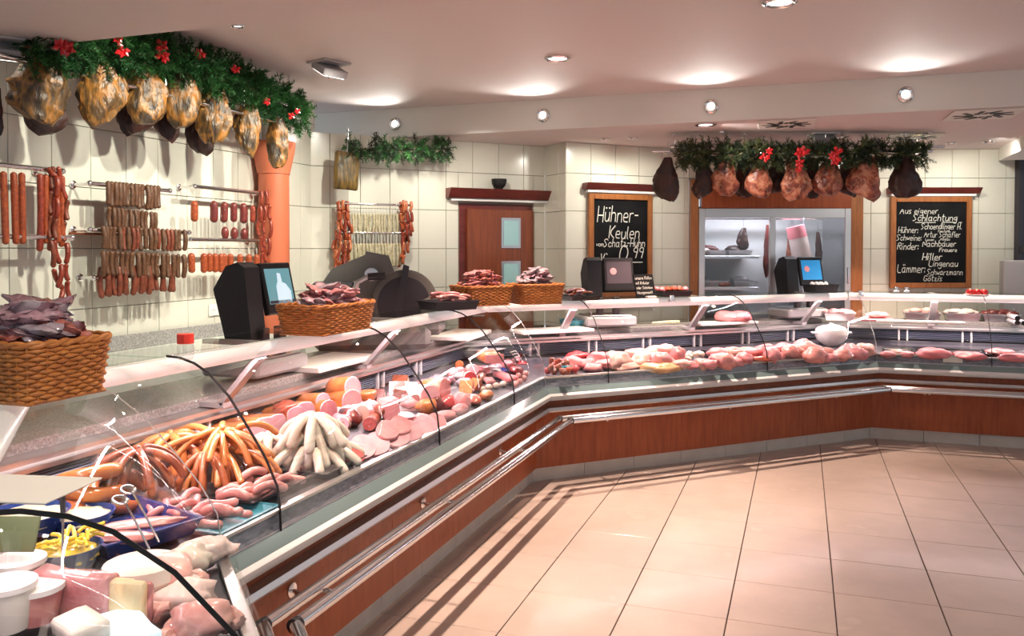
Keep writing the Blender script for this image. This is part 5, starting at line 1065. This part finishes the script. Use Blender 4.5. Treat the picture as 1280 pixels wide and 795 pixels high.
for lab, x, y, dims, m, rz, h in [('clear pack of pink sliced sausage standing in the near corner', 95, 742, (.20, .05, .10), 'pack_pink', .9, .03), ('beige cheese wedge pack, first right of the pink pack', 128, 748, (.16, .02, .10), 'cheese', .95, .03), ('beige cheese wedge pack, second right of the pink pack', 142, 752, (.16, .02, .10), 'cheese', 1.0, .03), ('marbled cold cut pack right of the cheese wedges', 152, 752, (.15, .018, .09), 'pack_pink', 1.05, .03),
    ('block of white cheese at the lower edge of the near corner', 100, 785, (.11, .08, .04), 'white_cheese', .4, .05), ('blue and pink labelled pack at the lower edge of the near corner', 158, 788, (.17, .09, .04), 'screen_white', .3, .03)]:
    slab('cheese_pack', lab, 'cheese', NEAR, x, y, dims, m, rz, h, grp=G10, b=.006)
for i, (x, y, hh, m) in enumerate([(14, 716, .10, 'paper'), (22, 752, .09, 'white_cheese'), (44, 775, .07, 'raw_sausage'), (8, 785, .09, 'paper')]):
    p = deck(NEAR, x, y, .03); q = thing('plastic_tub', ['white tub with red lid at the left edge of the near corner', 'cream coloured tub below the red-lidded one', 'small pink-labelled tub beside the cream tub', 'white tub lowest at the left edge'][i], 'tub', p, .3*i, 'plastic tubs at the near corner')
    MB().lathe([(.0, 0), (.045, 0), (.058, hh), (.0, hh)], n=24).build('body', m, q, True); MB().lathe([(.0, hh), (.062, hh), (.062, hh+.012), (.0, hh+.014)], n=24).build('lid', ['red_cap', 'white_plastic', 'white_plastic', 'white_plastic'][i], q, True)
cd = MB().bbox((0, 0, .002), (.20, .14, .003), .001).build('paper_card', 'paper', None); cd.location = on_z(20, 612, 1.242); cd.rotation_euler = (0, 0, YAW-.12); tag(cd, 'blank white card lying on the near glass shelf beside the basket', 'card')
cd = MB().bbox((0, 0, .04), (.12, .006, .08), .002).build('green_sign', 'olive_card', None); cd.location = deck(NEAR, 10, 690, .16); cd.rotation_euler = (-.4, 0, YAW); tag(cd, 'small green board at the left edge above the salad bowls', 'sign')

# ================================================================ THINGS ON THE GLASS SHELVES
ZS = 1.2405
def basket(label, p, rz, w, l, h):
    t = thing('wicker_basket', label, 'basket', p, rz, 'wicker baskets on the glass shelf')
    def rr(u, k, off): # rounded rectangle, u in 0..1
        W_, L_ = w/2*k+off, l/2*k+off; n = 4; a = 2*PI*u; c, s = math.cos(a), math.sin(a); e = 2/5.5
        return math.copysign(abs(c)**e, c)*W_, math.copysign(abs(s)**e, s)*L_
    N = 44; rows = int(h/.0105); mb = MB()
    # arc-length resample so stakes are evenly spaced
    raw = [rr(i/720, 1, 0) for i in range(721)]; cum = [0]
    for a, b in zip(raw, raw[1:]): cum.append(cum[-1]+math.hypot(a[0]-b[0], a[1]-b[1]))
    us = []; j = 0
    for i in range(N*2):
        s = cum[-1]*i/(N*2)
        while cum[j+1] < s: j += 1
        us.append((j+(s-cum[j])/(cum[j+1]-cum[j]+1e-9))/720)
    for r in range(rows):
        z = .008+r*.0105; k = .88+.12*z/h; pts = []
        for i, u in enumerate(us):
            if i % 2: o = .0035*(1 if (i//2+r) % 2 else -1)
            else: o = 0
            x, y = rr(u, k, o); pts.append((x, y, z+R.uniform(-.0007, .0007)))
        mb.tube(pts+[pts[0]], .0058, 5, False)
    x = mb.build('weave', 'wicker', t, 'all'); x['kind'] = 'stuff'
    for i in range(N):
        u = us[2*i+1]; a = rr(u, .88, 0); b = rr(u, 1, 0); s_ = MB().tube([(a[0], a[1], .004), (b[0], b[1], h)], .0035, 5)
        if i == 0: st = MB()
        st.add(s_.v, s_.f)
    x = st.build('stakes', 'wicker', t); x['kind'] = 'stuff'
    for q in range(2):
        pts = [];
        for i, u in enumerate(us): a = rr(u, 1.01, 0); ph = i*.9+q*PI; pts.append((a[0]*(1+.012*math.cos(ph)), a[1]*(1+.012*math.cos(ph)), h+.004+.005*math.sin(ph)))
        MB().tube(pts+[pts[0]], .0068, 6, False).build('rim_cane', 'wicker', t, 'all')
    MB().bbox((0, 0, .004), (w*.86, l*.86, .008), .003).build('base', 'wicker', t)
    return t
def packet_mesh(name, w, l, m, sd):
    mb = MB(); nx, ny = 11, 8; vs = []
    for s in (1, -1):
        for i in range(nx):
            for j in range(ny):
                u, v = i/(nx-1)*2-1, j/(ny-1)*2-1; e = max(0, (1-u**4)*(1-v**4)); p = Vector((u*w/2, v*l/2, s))
                zz = s*.015*e**.6+.006*noise3((u*1.5, v*1.5, 0), 1.2, sd)+.007*noise3((u, v, s), 3.5, sd)
                vs.append((p.x*(1+.05*noise3((u, v, 1), 2, sd)), p.y*(1+.05*noise3((u, v, 2), 2, sd)), zz))
    fs = []
    for s in (0, 1):
        for i in range(nx-1):
            for j in range(ny-1):
                b = s*nx*ny; fs.append((b+i*ny+j, b+(i+1)*ny+j, b+(i+1)*ny+j+1, b+i*ny+j+1))
    for i in range(nx-1):
        for j in (0, ny-1): fs.append((i*ny+j, (i+1)*ny+j, nx*ny+(i+1)*ny+j, nx*ny+i*ny+j))
    for j in range(ny-1):
        for i in (0, nx-1): fs.append((i*ny+j, i*ny+j+1, nx*ny+i*ny+j+1, nx*ny+i*ny+j))
    mb.add(vs, fs); return mb.mesh(name, m, 'all')
PK = {m: [packet_mesh('packet', .15, .10, m, i*3.3) for i in range(3)] for m in ('pack_purple', 'pack_pink', 'pack_red', 'pack_grey')}
def heap(label, t, w, l, h, kinds, n, grp, top=.09):
    M = t.matrix_basis.copy() if False else Matrix.Translation(t.location) @ Matrix.Rotation(t.rotation_euler.z, 4, 'Z')
    for i in range(n):
        q = i/n; sh_ = 1-.55*q; x, y = R.uniform(-1, 1)*(w/2-.075)*sh_, R.uniform(-1, 1)*(l/2-.08)*sh_; z = h-.012+top*q
        o = put('meat_packet', R.choice(PK[R.choice(kinds)]), None, M @ Vector((x, y, z)), (R.uniform(-.45, .45), R.uniform(-.45, .45), R.random()*6.28)); tag(o, label, 'packet', grp)
b1_ = basket('large wicker basket of packed sausage at the near left end of the shelf', on_z(30, 510, ZS)+Vector((-.12, .13, 0)), 0, .28, .28, .145)
heap('crumpled vacuum packet in the basket at the near left end', b1_, .28, .28, .145, ['pack_purple', 'pack_grey', 'pack_red'], 40, 'packets in the near basket', .10)
fc = on_z(405, 423, ZS); b2_ = basket('long wicker basket of packed sausage beside the left weighing scale', (fc.x-.15, fc.y+.27, ZS), 0, .27, .50, .125)
heap('crumpled vacuum packet in the basket beside the left scale', b2_, .26, .48, .125, ['pack_purple', 'pack_grey', 'pack_pink'], 46, 'packets in the basket beside the left scale', .085)
p3 = on_z(596, 383, ZS)+Vector((-.02, .13, 0)); b3_ = basket('wicker basket of red sausage packets left of the grey packets before the door', p3, NRM[2]+PI/2+.15, .38, .28, .125)
heap('crumpled red vacuum packet in the basket before the door', b3_, .36, .26, .125, ['pack_red', 'pack_pink', 'pack_pink'], 36, 'packets in the red basket', .11)
p4 = on_z(664, 381, ZS)+Vector((-.02, .15, 0)); b4_ = basket('wicker basket of grey-purple packets at the bend of the shelf', p4, NRM[2]+PI/2, .36, .28, .13)
heap('crumpled grey vacuum packet in the basket at the bend of the shelf', b4_, .34, .26, .13, ['pack_grey', 'pack_grey', 'pack_purple'], 36, 'packets in the grey basket', .11)
def strays(name, label, p, n, mat_, grp, rz, w, l, z0, cat='sausage', r=.011, L=.12):
    ms = [sausage_mesh(name, L, r, b, m, 8) for b in (.006, .012) for m in mat_]
    for i in range(n):
        o = put(name, R.choice(ms), None, Vector(p)+Matrix.Rotation(rz, 3, 'Z') @ Vector((R.uniform(-w, w)-.05, R.uniform(-l, l), z0+R.uniform(0, .04)))); lay(o, (math.cos(rz+R.uniform(-.2, .2)), math.sin(rz+R.uniform(-.2, .2)), 0)); tag(o, label, cat, grp)
p5 = on_z(558, 388, ZS)+Vector((-.03, .10, 0)); tray('display_tray', 'dark tray with packed thin sausages left of the red packet basket', p5, NRM[2]+PI/2+.2, .32, .24, .055, 'dark_plastic', 'dark trays on the glass shelf')
strays('packed_sausage', 'thin pink packed sausage on the dark tray left of the basket', p5, 22, ['raw_sausage', 'meat_pink'], 'packed sausages on the shelf tray', NRM[2]+PI/2+.2, .08, .09, .055)
p6 = on_z(722, 376, ZS)+Vector((-.02, .12, 0)); tray('display_tray', 'low black tray of dried sausages right of the grey packet basket', p6, NRM[2]+PI/2, .26, .22, .035, 'black_plastic', 'dark trays on the glass shelf')
strays('dried_sausage', 'small purple-brown dried sausage on the low black tray', p6, 16, ['pack_purple', 'smoked_brown'], 'dried sausages on the low tray', NRM[2]+PI/2, .05, .08, .035, r=.010, L=.09)
p7 = on_z(838, 371, ZS)+Vector((-.02, .12, 0)); tray('display_tray', 'black tray of red filled meat rolls beside the small chalk sign', p7, NRM[2]+PI/2, .29, .22, .04, 'black_plastic', 'dark trays on the glass shelf')
for i in range(10):
    q = p7+Matrix.Rotation(NRM[2]+PI/2, 3, 'Z') @ Vector((-.115+(i % 5)*.057, -.05+(i//5)*.08, .055)); o = lump((0, 0, 0), (.028, .036, .024), i, .2, 12, 8).build('meat_roll', R.choice(['meat_marinated', 'fish_pink']), None, 'all'); o.location = q; tag(o, 'red filled meat roll on the black tray, %s counted from the chalk sign' % ORD[i], 'meat', 'red meat rolls')
p8 = on_z(1026, 366, ZS)+Vector((0, .10, 0)); tray('display_tray', 'black box of eggs in front of the right scale', p8, NRM[2]+PI/2, .26, .18, .07, 'black_plastic', 'dark trays on the glass shelf')
for i in range(6):
    o = MB().ball((0, 0, 0), (.023, .021, .027), 12, 10).build('egg', 'porcelain', None, 'all'); o.location = p8+Matrix.Rotation(NRM[2]+PI/2, 3, 'Z') @ Vector((-.08+(i % 3)*.05, -.04+(i//3)*.06, .068)); tag(o, 'white egg, %s of six in the black box before the right scale' % ORD[i], 'egg', 'white eggs')
# small chalk sign
sgp = on_z(809, 373, ZS); sg_s = 1; sg = thing('chalk_sign', 'small dark chalk sign propped on the shelf beside the meat rolls', 'sign', sgp, NRM[2]+PI/2+.12)
sg.scale = (1.12, 1.12, 1.12); sgm = MB(); sgm.box((0, .03, .085), (.175, .008, .165), M=Matrix.Rotation(-.25, 3, 'X')); sgm.build('board', 'board_black', sg)
MB().bbox((.03, .0, .008), (.08, .04, .016), .003).build('holder', 'white_plastic', sg)
for i, tx in enumerate(("Unsere Rollen", 'mit Kräuter', 'oder Schinken', 'Hausgemacht')):
    V_, F_, w_ = lettering(tx.replace('U', 'u'), .021-.003*(i > 0), .0022, .15, i); k = min(1, .155/w_); mb = MB(); Mx = Matrix.Rotation(-.25, 3, 'X')
    mb.add([Mx @ Vector((-.078+a*k, -.0047, .047-i*.034+c)) + Vector((0, .03, .085)) for a, b, c in V_], F_); mb.build('chalk_lettering', 'chalk', sg)
# red-capped jar
jp = on_z(232, 449, ZS); j = thing('jar', 'small glass jar with red cap standing on the shelf by the first pane joint', 'jar', jp)
MB().lathe([(0, 0), (.024, 0), (.027, .01), (.027, .045), (.022, .055)], n=18).build('glass_body', 'wrap', j, True); MB().lathe([(0, .055), (.028, .055), (.028, .088), (0, .088)], n=18).build('cap', 'red_cap', j)

# ================================================================ SCALES, SLICER AND TOOLS BEHIND THE COUNTER
def scale(label, p, k, scr, rz=0, logo=True, person=False, s=1.0):
    t = thing('counter_scale', label, 'scale', p, NRM[k]+PI/2+rz, 'weighing scales behind the counter'); t.scale = (s, s, s)
    MB().bbox((.06, 0, .06), (.44, .34, .08), .015).build('base', 'grey_plastic', t); MB().bbox((.06, 0, .107), (.36, .30, .012), .004).build('weighing_plate', 'steel', t)
    MB().bbox((-.02, -.10, .175), (.05, .05, .16), .006).build('neck', 'dark_plastic', t); MB().bbox((.12, -.10, .175), (.05, .05, .16), .006).build('neck', 'dark_plastic', t)
    m = MB(); m.prism([(-.10, .20), (-.06, .56), (-.02, .585), (.05, .565), (.125, .45), (.055, .20)], (-.115, 0, 0), (0, 1, 0), (0, 0, 1), (1, 0, 0), .12); m.build('printer_tower', 'black_plastic', t)
    Mx = Matrix.Rotation(-.22, 3, 'X'); o = Vector((.155, -.06, .445))
    MB().bbox(o, (.26, .035, .27), .006, M=Mx).build('monitor', 'black_plastic', t)
    sc_ = MB(); sc_.box(o+Mx @ Vector((0, -.0182, .01)), (.215, .002, .185), M=Mx); sc_ = sc_.build('screen', scr, t)
    if logo: MB().lathe([(.0, 0), (.030, 0), (.026, .002), (0, .002)], n=9, M=Mx @ Matrix.Rotation(PI/2, 3, 'X'), o=o+Mx @ Vector((-.05, -.0195, .02))).build('screen_picture', 'screen_logo', t)
    if person:
        m = MB(); q = o+Mx @ Vector((.0, -.0196, .01)); P = [(-.035, -.09), (.085, -.09), (.09, -.03), (.055, .01), (.025, .02), (.022, .065), (-.006, .07), (-.012, .025), (-.03, .0)]
        m.add([q+Mx @ Vector((x, 0, z)) for x, z in P], [tuple(range(len(P)))]); m.build('screen_picture', 'screen_white', t)
        m = MB(); m.add([q+Mx @ Vector((x, 0, z)) for x, z in ((-.105, -.075), (.105, -.075), (.105, -.09), (-.105, -.09))], [(0, 1, 2, 3)]); m.build('screen_band', 'screen_dark', t)
    return t
def wt_(x, y): return on_z(x, y, .9725)
s1 = cp(LEFT, 1.50, -.88, .9725); scale('black weighing scale with teal screen beside the long wicker basket', s1, LEFT, 'screen_teal', 0, False, True)
s2 = on_z(760, 408, .9725); scale('dark weighing scale with black screen in front of the tall chalkboard', cp(DIAG, (s2-PS[2]).dot(RU[2])-.12, -.80, .9725), DIAG, 'screen_dark', -.2)
s3 = on_z(985, 398, .9725); scale('black weighing scale with blue screen in front of the cold cabinet', cp(DIAG, (s3-PS[2]).dot(RU[2]), -.78, .9725), DIAG, 'screen_blue', -.1)
# slicer
sl = thing('meat_slicer', 'large dark grey meat slicer behind the corner of the counter', 'slicer', cp(LEFT, 2.85, -.95, .9725), YAW+.15); sl.scale = (1.5, 1.3, 1.45)
G_ = 'slicer_grey'
MB().bbox((.02, 0, .05), (.50, .30, .10), .025).build('base', G_, sl); MB().bbox((-.15, .04, .20), (.20, .18, .20), .02).build('motor_housing', 'dark_plastic', sl)
m = MB(); m.prism([(-.20, .30), (-.16, .36), (.0, .43), (.02, .30)], (0, .08, 0), (1, 0, 0), (0, 0, 1), (0, 1, 0), .02); m.build('slice_catcher', G_, sl)
m = MB(); m.prism([(-.07, .12), (-.01, .44), (.09, .42), (.13, .30), (.10, .12)], (0, -.02, 0), (1, 0, 0), (0, 0, 1), (0, 1, 0), .03); m.build('carriage', G_, sl)
m = MB(); m.prism([(.10, .12), (.155, .38), (.18, .37), (.14, .12)], (0, -.05, 0), (1, 0, 0), (0, 0, 1), (0, 1, 0), .05); m.build('gauge_plate', 'dark_plastic', sl)
Mx = Matrix.Rotation(.35, 3, 'Z') @ Matrix.Rotation(PI/2, 3, 'X')
MB().lathe([(.0, -.03), (.135, -.03), (.155, -.01), (.155, .01), (.135, .025), (0, .025)], n=36, M=Mx, o=(.16, .0, .20)).build('blade_guard', G_, sl, True); MB().lathe([(.118, 0), (.124, .004), (.118, .008), (0, .012)], n=36, M=Mx, o=(.155, -.026, .20)).build('blade', 'dark_plastic', sl, True)
MB().bbox((.27, .06, .14), (.14, .16, .18), .03).build('blade_motor', G_, sl)
MB().tube([(-.055, -.06, .14), (-.075, -.10, .22), (-.045, -.11, .30), (.0, -.10, .325)], .011, 10).build('handle_arm', 'steel', sl, True); MB().tube([(.0, -.10, .325), (.075, -.10, .33)], .017, 12).build('handle', 'black_plastic', sl, True); MB().lathe([(.030, 0), (.030, .02), (0, .024)], n=16, M=Matrix.Rotation(PI/2, 3, 'X'), o=(.015, -.05, .335)).build('dial', 'steel', sl, True)
# plant behind the monitor
pt = thing('potted_herb', 'small green potted herb on the back counter behind the left scale', 'plant', on_plane(397, 372, Vector((*J0, 0))+nd*.36, nd)); pt.location.z = 1.0
MB().lathe([(0, 0), (.05, 0), (.065, .10), (.06, .10), (0, .09)], n=20).build('pot', 'grey_plastic', pt, True)
m = MB()
for i in range(130):
    a, e = R.random()*6.28, R.uniform(.2, 1.4); L = R.uniform(.05, .20); d = Vector((math.cos(a)*math.cos(e), math.sin(a)*math.cos(e), math.sin(e))); p = Vector((0, 0, .10))+d*L; s_ = d.cross(Vector((0, 0, 1))).normalized()*.012; m.add([p-d*.02, p+s_, p+d*.028, p-s_], [(0, 1, 2, 3)])
x = m.build('leaves', 'leaf', pt); x['kind'] = 'stuff'
bx_ = MB().bbox((0, 0, .47), (.4, .25, .94), .01).build('plant_stand', 'beam_paint', None); bx_.location = (pt.location.x, pt.location.y, .05); bx_.rotation_euler = (0, 0, ang_d); tag(bx_, 'pale cabinet under the potted herb against the rear left wall', 'cabinet')
# boards, trays, meat on the worktops
def on_wt(name, label, cat, k, x, y, dims, m, rz=0, grp=None, b=.004, h=0):
    p = on_z(x, y, .973+h); o = MB().bbox((0, 0, dims[2]/2+.001), dims, b).build(name, m, None); o.location = (p.x, p.y, .973+h); o.rotation_euler = (0, 0, NRM[k]+PI/2+rz); return tag(o, label, cat, grp)
GB = 'white cutting boards'
on_wt('cutting_board', 'long white cutting board on the granite right of the left scale', 'cutting board', LEFT, 408, 456, (.62, .30, .03), 'cutting_board', 0, GB); on_wt('cutting_board', 'white cutting board near the bend behind the meat loaf', 'cutting board', LEFT, 577, 421, (.60, .30, .03), 'cutting_board', .1, GB)
on_wt('cutting_board', 'white cutting board at the start of the diagonal worktop', 'cutting board', DIAG, 690, 415, (.62, .26, .025), 'cutting_board', 0, GB); on_wt('cutting_board', 'white cutting board with red meat on the diagonal worktop', 'cutting board', DIAG, 905, 405, (.60, .20, .02), 'cutting_board', 0, GB); on_wt('cutting_board', 'white cutting board in front of the steel trays at the right', 'cutting board', RIGHT, 1150, 404, (.70, .09, .02), 'cutting_board', 0, GB)
for lab, x in (('left piece of red beef on the white cutting board', 908), ('right piece of red beef on the white cutting board', 925)):
    p = on_z(x, 402, .993); o = lump((0, 0, .045), (.10, .07, .05), x, .2).build('beef_piece', 'fish_pink', None, 'all'); o.location = (p.x, p.y, .994); tag(o, lab, 'meat', 'red beef on the board')
lk = MB().tube([(-.14, 0, .02), (0, .01, .022), (.14, 0, .02)], [.009, .012, .015], 10).build('leek', 'salad_cream', None, True); p = on_z(832, 406, .973); lk.location = (p.x, p.y, .974); lk.rotation_euler = (0, 0, NRM[2]+PI/2); tag(lk, 'green leek lying on the diagonal worktop', 'leek')
pk_ = MB().lathe([(0, 0), (.06, 0), (.10, .03), (.115, .07), (.11, .07), (.06, .012), (0, .012)], n=24).build('green_bowl', 'teal', None, True); p = on_z(716, 410, .973); pk_.location = (p.x, p.y, .9745); tag(pk_, 'greenish bowl on the worktop left of the middle scale', 'bowl')
for i, (lab, x, y, m, w) in enumerate([('steel tray with pinkish poultry, left of the pink board', 1049, 400, 'poultry', .26), ('steel tray with pale meat right of the pink board', 1146, 396, 'poultry', .30), ('steel tray with pale cuts third from the left on the right worktop', 1194, 397, 'fat', .28), ('steel tray with dark contents at the right end of the worktop', 1242, 399, 'meat_dark', .30)]):
    p = on_z(x, y, .973); p = Vector((p.x, min(p.y, 8.50), .9745)); tray('steel_tray', lab, p, 0, w, .22, .065, 'steel', 'steel trays on the right worktop')
    for q in range(5):
        o = lump((0, 0, 0), (.06, .05, .03), i*7+q, .25, 12, 8).build('tray_meat', m, None, 'all'); o.location = p+Vector((-w*.32+q*w*.16, R.uniform(-.04, .04), .065+.012*(q % 2))); tag(o, '%s meat piece on the %s steel tray of the right worktop' % (ORD[q], ORD[i]), 'meat', 'meat in the steel trays')
p = on_z(1096, 401, .973); pb_ = MB().bbox((0, 0, .012), (.28, .2, .022), .006).build('pink_board', 'fish_pink', None); pb_.location = (p.x, p.y, .974); tag(pb_, 'bright pink cutting board between the steel trays', 'cutting board')
o = lump((0, 0, .03), (.10, .07, .03), 5, .25).build('poultry_piece', 'poultry', None, 'all'); o.location = (p.x, p.y, .998); tag(o, 'pale poultry piece on the bright pink board', 'meat')
for i in range(3):
    o = MB().tube([(0, -.15, 0), (0, .15, 0)], .022, 14, False).build('roll', 'grey_plastic', None, True); MB().tube([(0, -.15, 0), (0, .15, 0)], .016, 14).build('core', 'black', o, True); q = on_z(1274, 402, .996); o.location = (q.x-.045+.05*(i % 2), q.y, .996+.04*(i//2)); tag(o, 'grey roll, %s in the stack at the far right worktop end' % ORD[i], 'roll', 'rolls at the right end')
# tomatoes on the right shelf
pt2 = on_z(1224, 371, ZS)+Vector((0, .08, 0)); dsh = MB().lathe([(0, 0), (.07, 0), (.10, .016), (.095, .018), (.065, .005), (0, .005)], n=24).build('dish', 'porcelain', None, True); dsh.location = pt2; tag(dsh, 'white dish of red tomatoes on the right shelf', 'dish')
for i in range(6):
    o = MB().ball((0, 0, 0), (.028, .028, .025), 12, 8).build('tomato', 'berry', None, 'all'); o.location = pt2+Vector((-.05+.05*(i % 3), -.02+.05*(i//3), .034)); tag(o, 'red tomato, %s of six on the white dish' % ORD[i], 'tomato', 'red tomatoes'); MB().lathe([(.008, 0), (0, .006)], n=5, o=(0, 0, .024)).build('stalk', 'leaf', o)
# steel box at far right
sb = MB().bbox((0, 0, .76), (.34, .2, 1.52), .01).build('steel_cabinet', 'grey_plastic', None); q = on_y(1255, 345, 8.85); sb.location = (q.x+.17, 8.95, .0); tag(sb, 'tall plain steel cabinet at the far right edge', 'cabinet')
# shelf clamps
for i, (x, y) in enumerate([(1138, 373), (1152, 373), (1076, 371), (838, 378)]):
    p = on_z(x, y, ZS); p = Vector((p.x, B0.y+.42, ZS)) if x > 1090 else p+Vector((0, .07, 0)); o = MB().bbox((0, 0, .008), (.05, .035, .016), .003).build('clamp_plate', 'chrome', None); o.location = p; o.rotation_euler = (0, 0, NRM[3 if x > 1090 else 2]+PI/2); MB().lathe([(.012, .016), (.012, .03), (.018, .032), (.018, .046), (0, .048)], n=14).build('knob', 'chrome', o, True); tag(o, 'chromed glass clamp on the shelf edge, %s from the left' % ('fourth', 'third', 'second', 'first')[(i+2) % 4 if False else {0: 1, 1: 0, 2: 2, 3: 3}[i]], 'clamp', 'glass clamps')

# ================================================================ CEILING FITTINGS
def downlight(label, p, r, M=None, grp='round ceiling downlights', glow='lamp_glow'):
    t = thing('downlight', label, 'ceiling lamp', p, 0, grp)
    if M is not None: t.rotation_euler = M.to_euler()
    MB().lathe([(r, .0), (r, -.008), (r*.86, -.014), (r*.74, -.008), (r*.70, 0)], n=28).build('ring', 'chrome', t, True); MB().lathe([(0, -.002), (r*.70, -.002), (r*.70, -.004), (0, -.005)], n=24).build('lamp', glow, t); return t
for i, (x, y, z) in enumerate(DOWN):
    downlight('chrome ceiling downlight, %s of the row following the counter front' % ORD[i], (x, y, z-.001), .085)
for lab, (x, y), z, r in [('small ceiling spot above the near end of the long garland', (297, 31), ZHIGH, .035), ('small ceiling spot beside the square floodlight', (415, 95), ZHIGH, .035), ('small dark ceiling spot above the corner of the rear walls', (757, 173), ZLOW, .04), ('small dark ceiling spot above the tall chalkboard', (791, 172), ZLOW, .045), ('tiny ceiling sensor left of the first air vent', (902, 164), ZLOW, .02), ('small ceiling spot above the last dark ham', (1158, 165), ZLOW, .04), ('small ceiling spot above the wide chalkboard', (1189, 178), ZLOW, .045), ('small ceiling spot at the right end of the rear ceiling', (1236, 176), ZLOW, .05)]:
    p = on_z(x, y, z); downlight(lab, (p.x, p.y, z-.001), r, grp='small ceiling spots', glow='lamp_glow' if z > 2.7 or x > 1200 else 'grey_plastic')
# round lamps on the beam, turned up to the ceiling
for i, (x, y) in enumerate([(494, 155), (679, 144), (889, 133), (1132, 118)]):
    p = on_y(x, y, YBEAM-.018); t = thing('beam_lamp', 'small round chrome lamp on the ceiling beam, %s from the left' % ORD[i], 'ceiling lamp', p, 0, 'round lamps on the beam')
    Mq = Matrix.Rotation(-PI/2, 3, 'X').inverted()
    MB().lathe([(.055, 0), (.055, .010), (.047, .018), (.038, .012)], n=24, M=Matrix.Rotation(PI/2, 3, 'X')).build('ring', 'chrome', t, True); MB().lathe([(0, .004), (.036, .004), (.028, .014), (0, .018)], n=20, M=Matrix.Rotation(PI/2, 3, 'X')).build('lamp', 'lamp_glow', t, True)
    spot((p.x, p.y-.07, p.z-.11), (p.x, p.y-.62, ZHIGH), 17, 100, (1, 1, .93), 1, .03)
def flood(label, p, rz, w, lit, tilt=.0):
    t = thing('square_floodlight', label, 'ceiling lamp', p, rz, 'square ceiling floodlights')
    MB().bbox((0, 0, -.006), (w, w*.9, .012), .003).build('frame', 'grey_plastic', t)
    m = MB(); Mx = Matrix.Rotation(.5, 3, 'X'); m.bbox((0, -.01, -.05), (w*.86, w*.7, .05), .006, M=Mx); m.build('housing', 'grey_plastic', t)
    m = MB(); m.box(Vector((0, -.01, -.05))+Mx @ Vector((0, 0, -.027)), (w*.74, w*.58, .004), M=Mx); m.build('reflector', lit, t); return t
for lab, (x, y), z, rz, lit in [('square floodlight on the raised ceiling left of the first beam lamp', (411, 78), ZHIGH, 1.2, 'lamp_glow'), ('square lit floodlight above the short garland', (472, 180), ZLOW, 1.0, 'lamp_glow'), ('square grey floodlight right of the lit one above the short garland', (519, 179), ZLOW, .6, 'grey_plastic'), ('square grey floodlight on the rear ceiling above the red hams', (1029, 167), ZLOW, .35, 'grey_plastic'), ('square floodlight at the top left corner on the front soffit', (-6, 48), ZLOW, 1.0, 'lamp_glow')]:
    p = on_z(x, y, z); flood(lab, (p.x, p.y, z-.001), rz, .22, lit)
def vent(label, p, w):
    t = thing('swirl_vent', label, 'air vent', p, YAW-.3, 'swirl air vents')
    MB().bbox((0, 0, -.006), (w, w, .010), .003).build('plate', 'beam_paint', t); MB().lathe([(w*.10, -.0125), (w*.10, -.0112), (0, -.0112)], n=16).build('hub', 'beam_paint', t)
    for i in range(20):
        a = 2*PI*i/20; r0, r1 = (.14, .27) if i % 2 else (.2, .43); m = MB(); q = Vector((math.cos(a), math.sin(a), 0)); m.box(q*w*(r0+r1)/2+Vector((0, 0, -.0118)), (w*(r1-r0), w*.07, .003), a+.35); m.build('slot', 'black', t)
for lab, (x, y), w in [('square swirl air vent left on the rear ceiling', (983, 154), .42), ('square swirl air vent at the right edge of the rear ceiling', (1229, 142), .46), ('small swirl air vent above the right end of the garland', (1141, 171), .44)]:
    p = on_z(x, y, ZLOW); vent(lab, (p.x, p.y, ZLOW-.001), w)
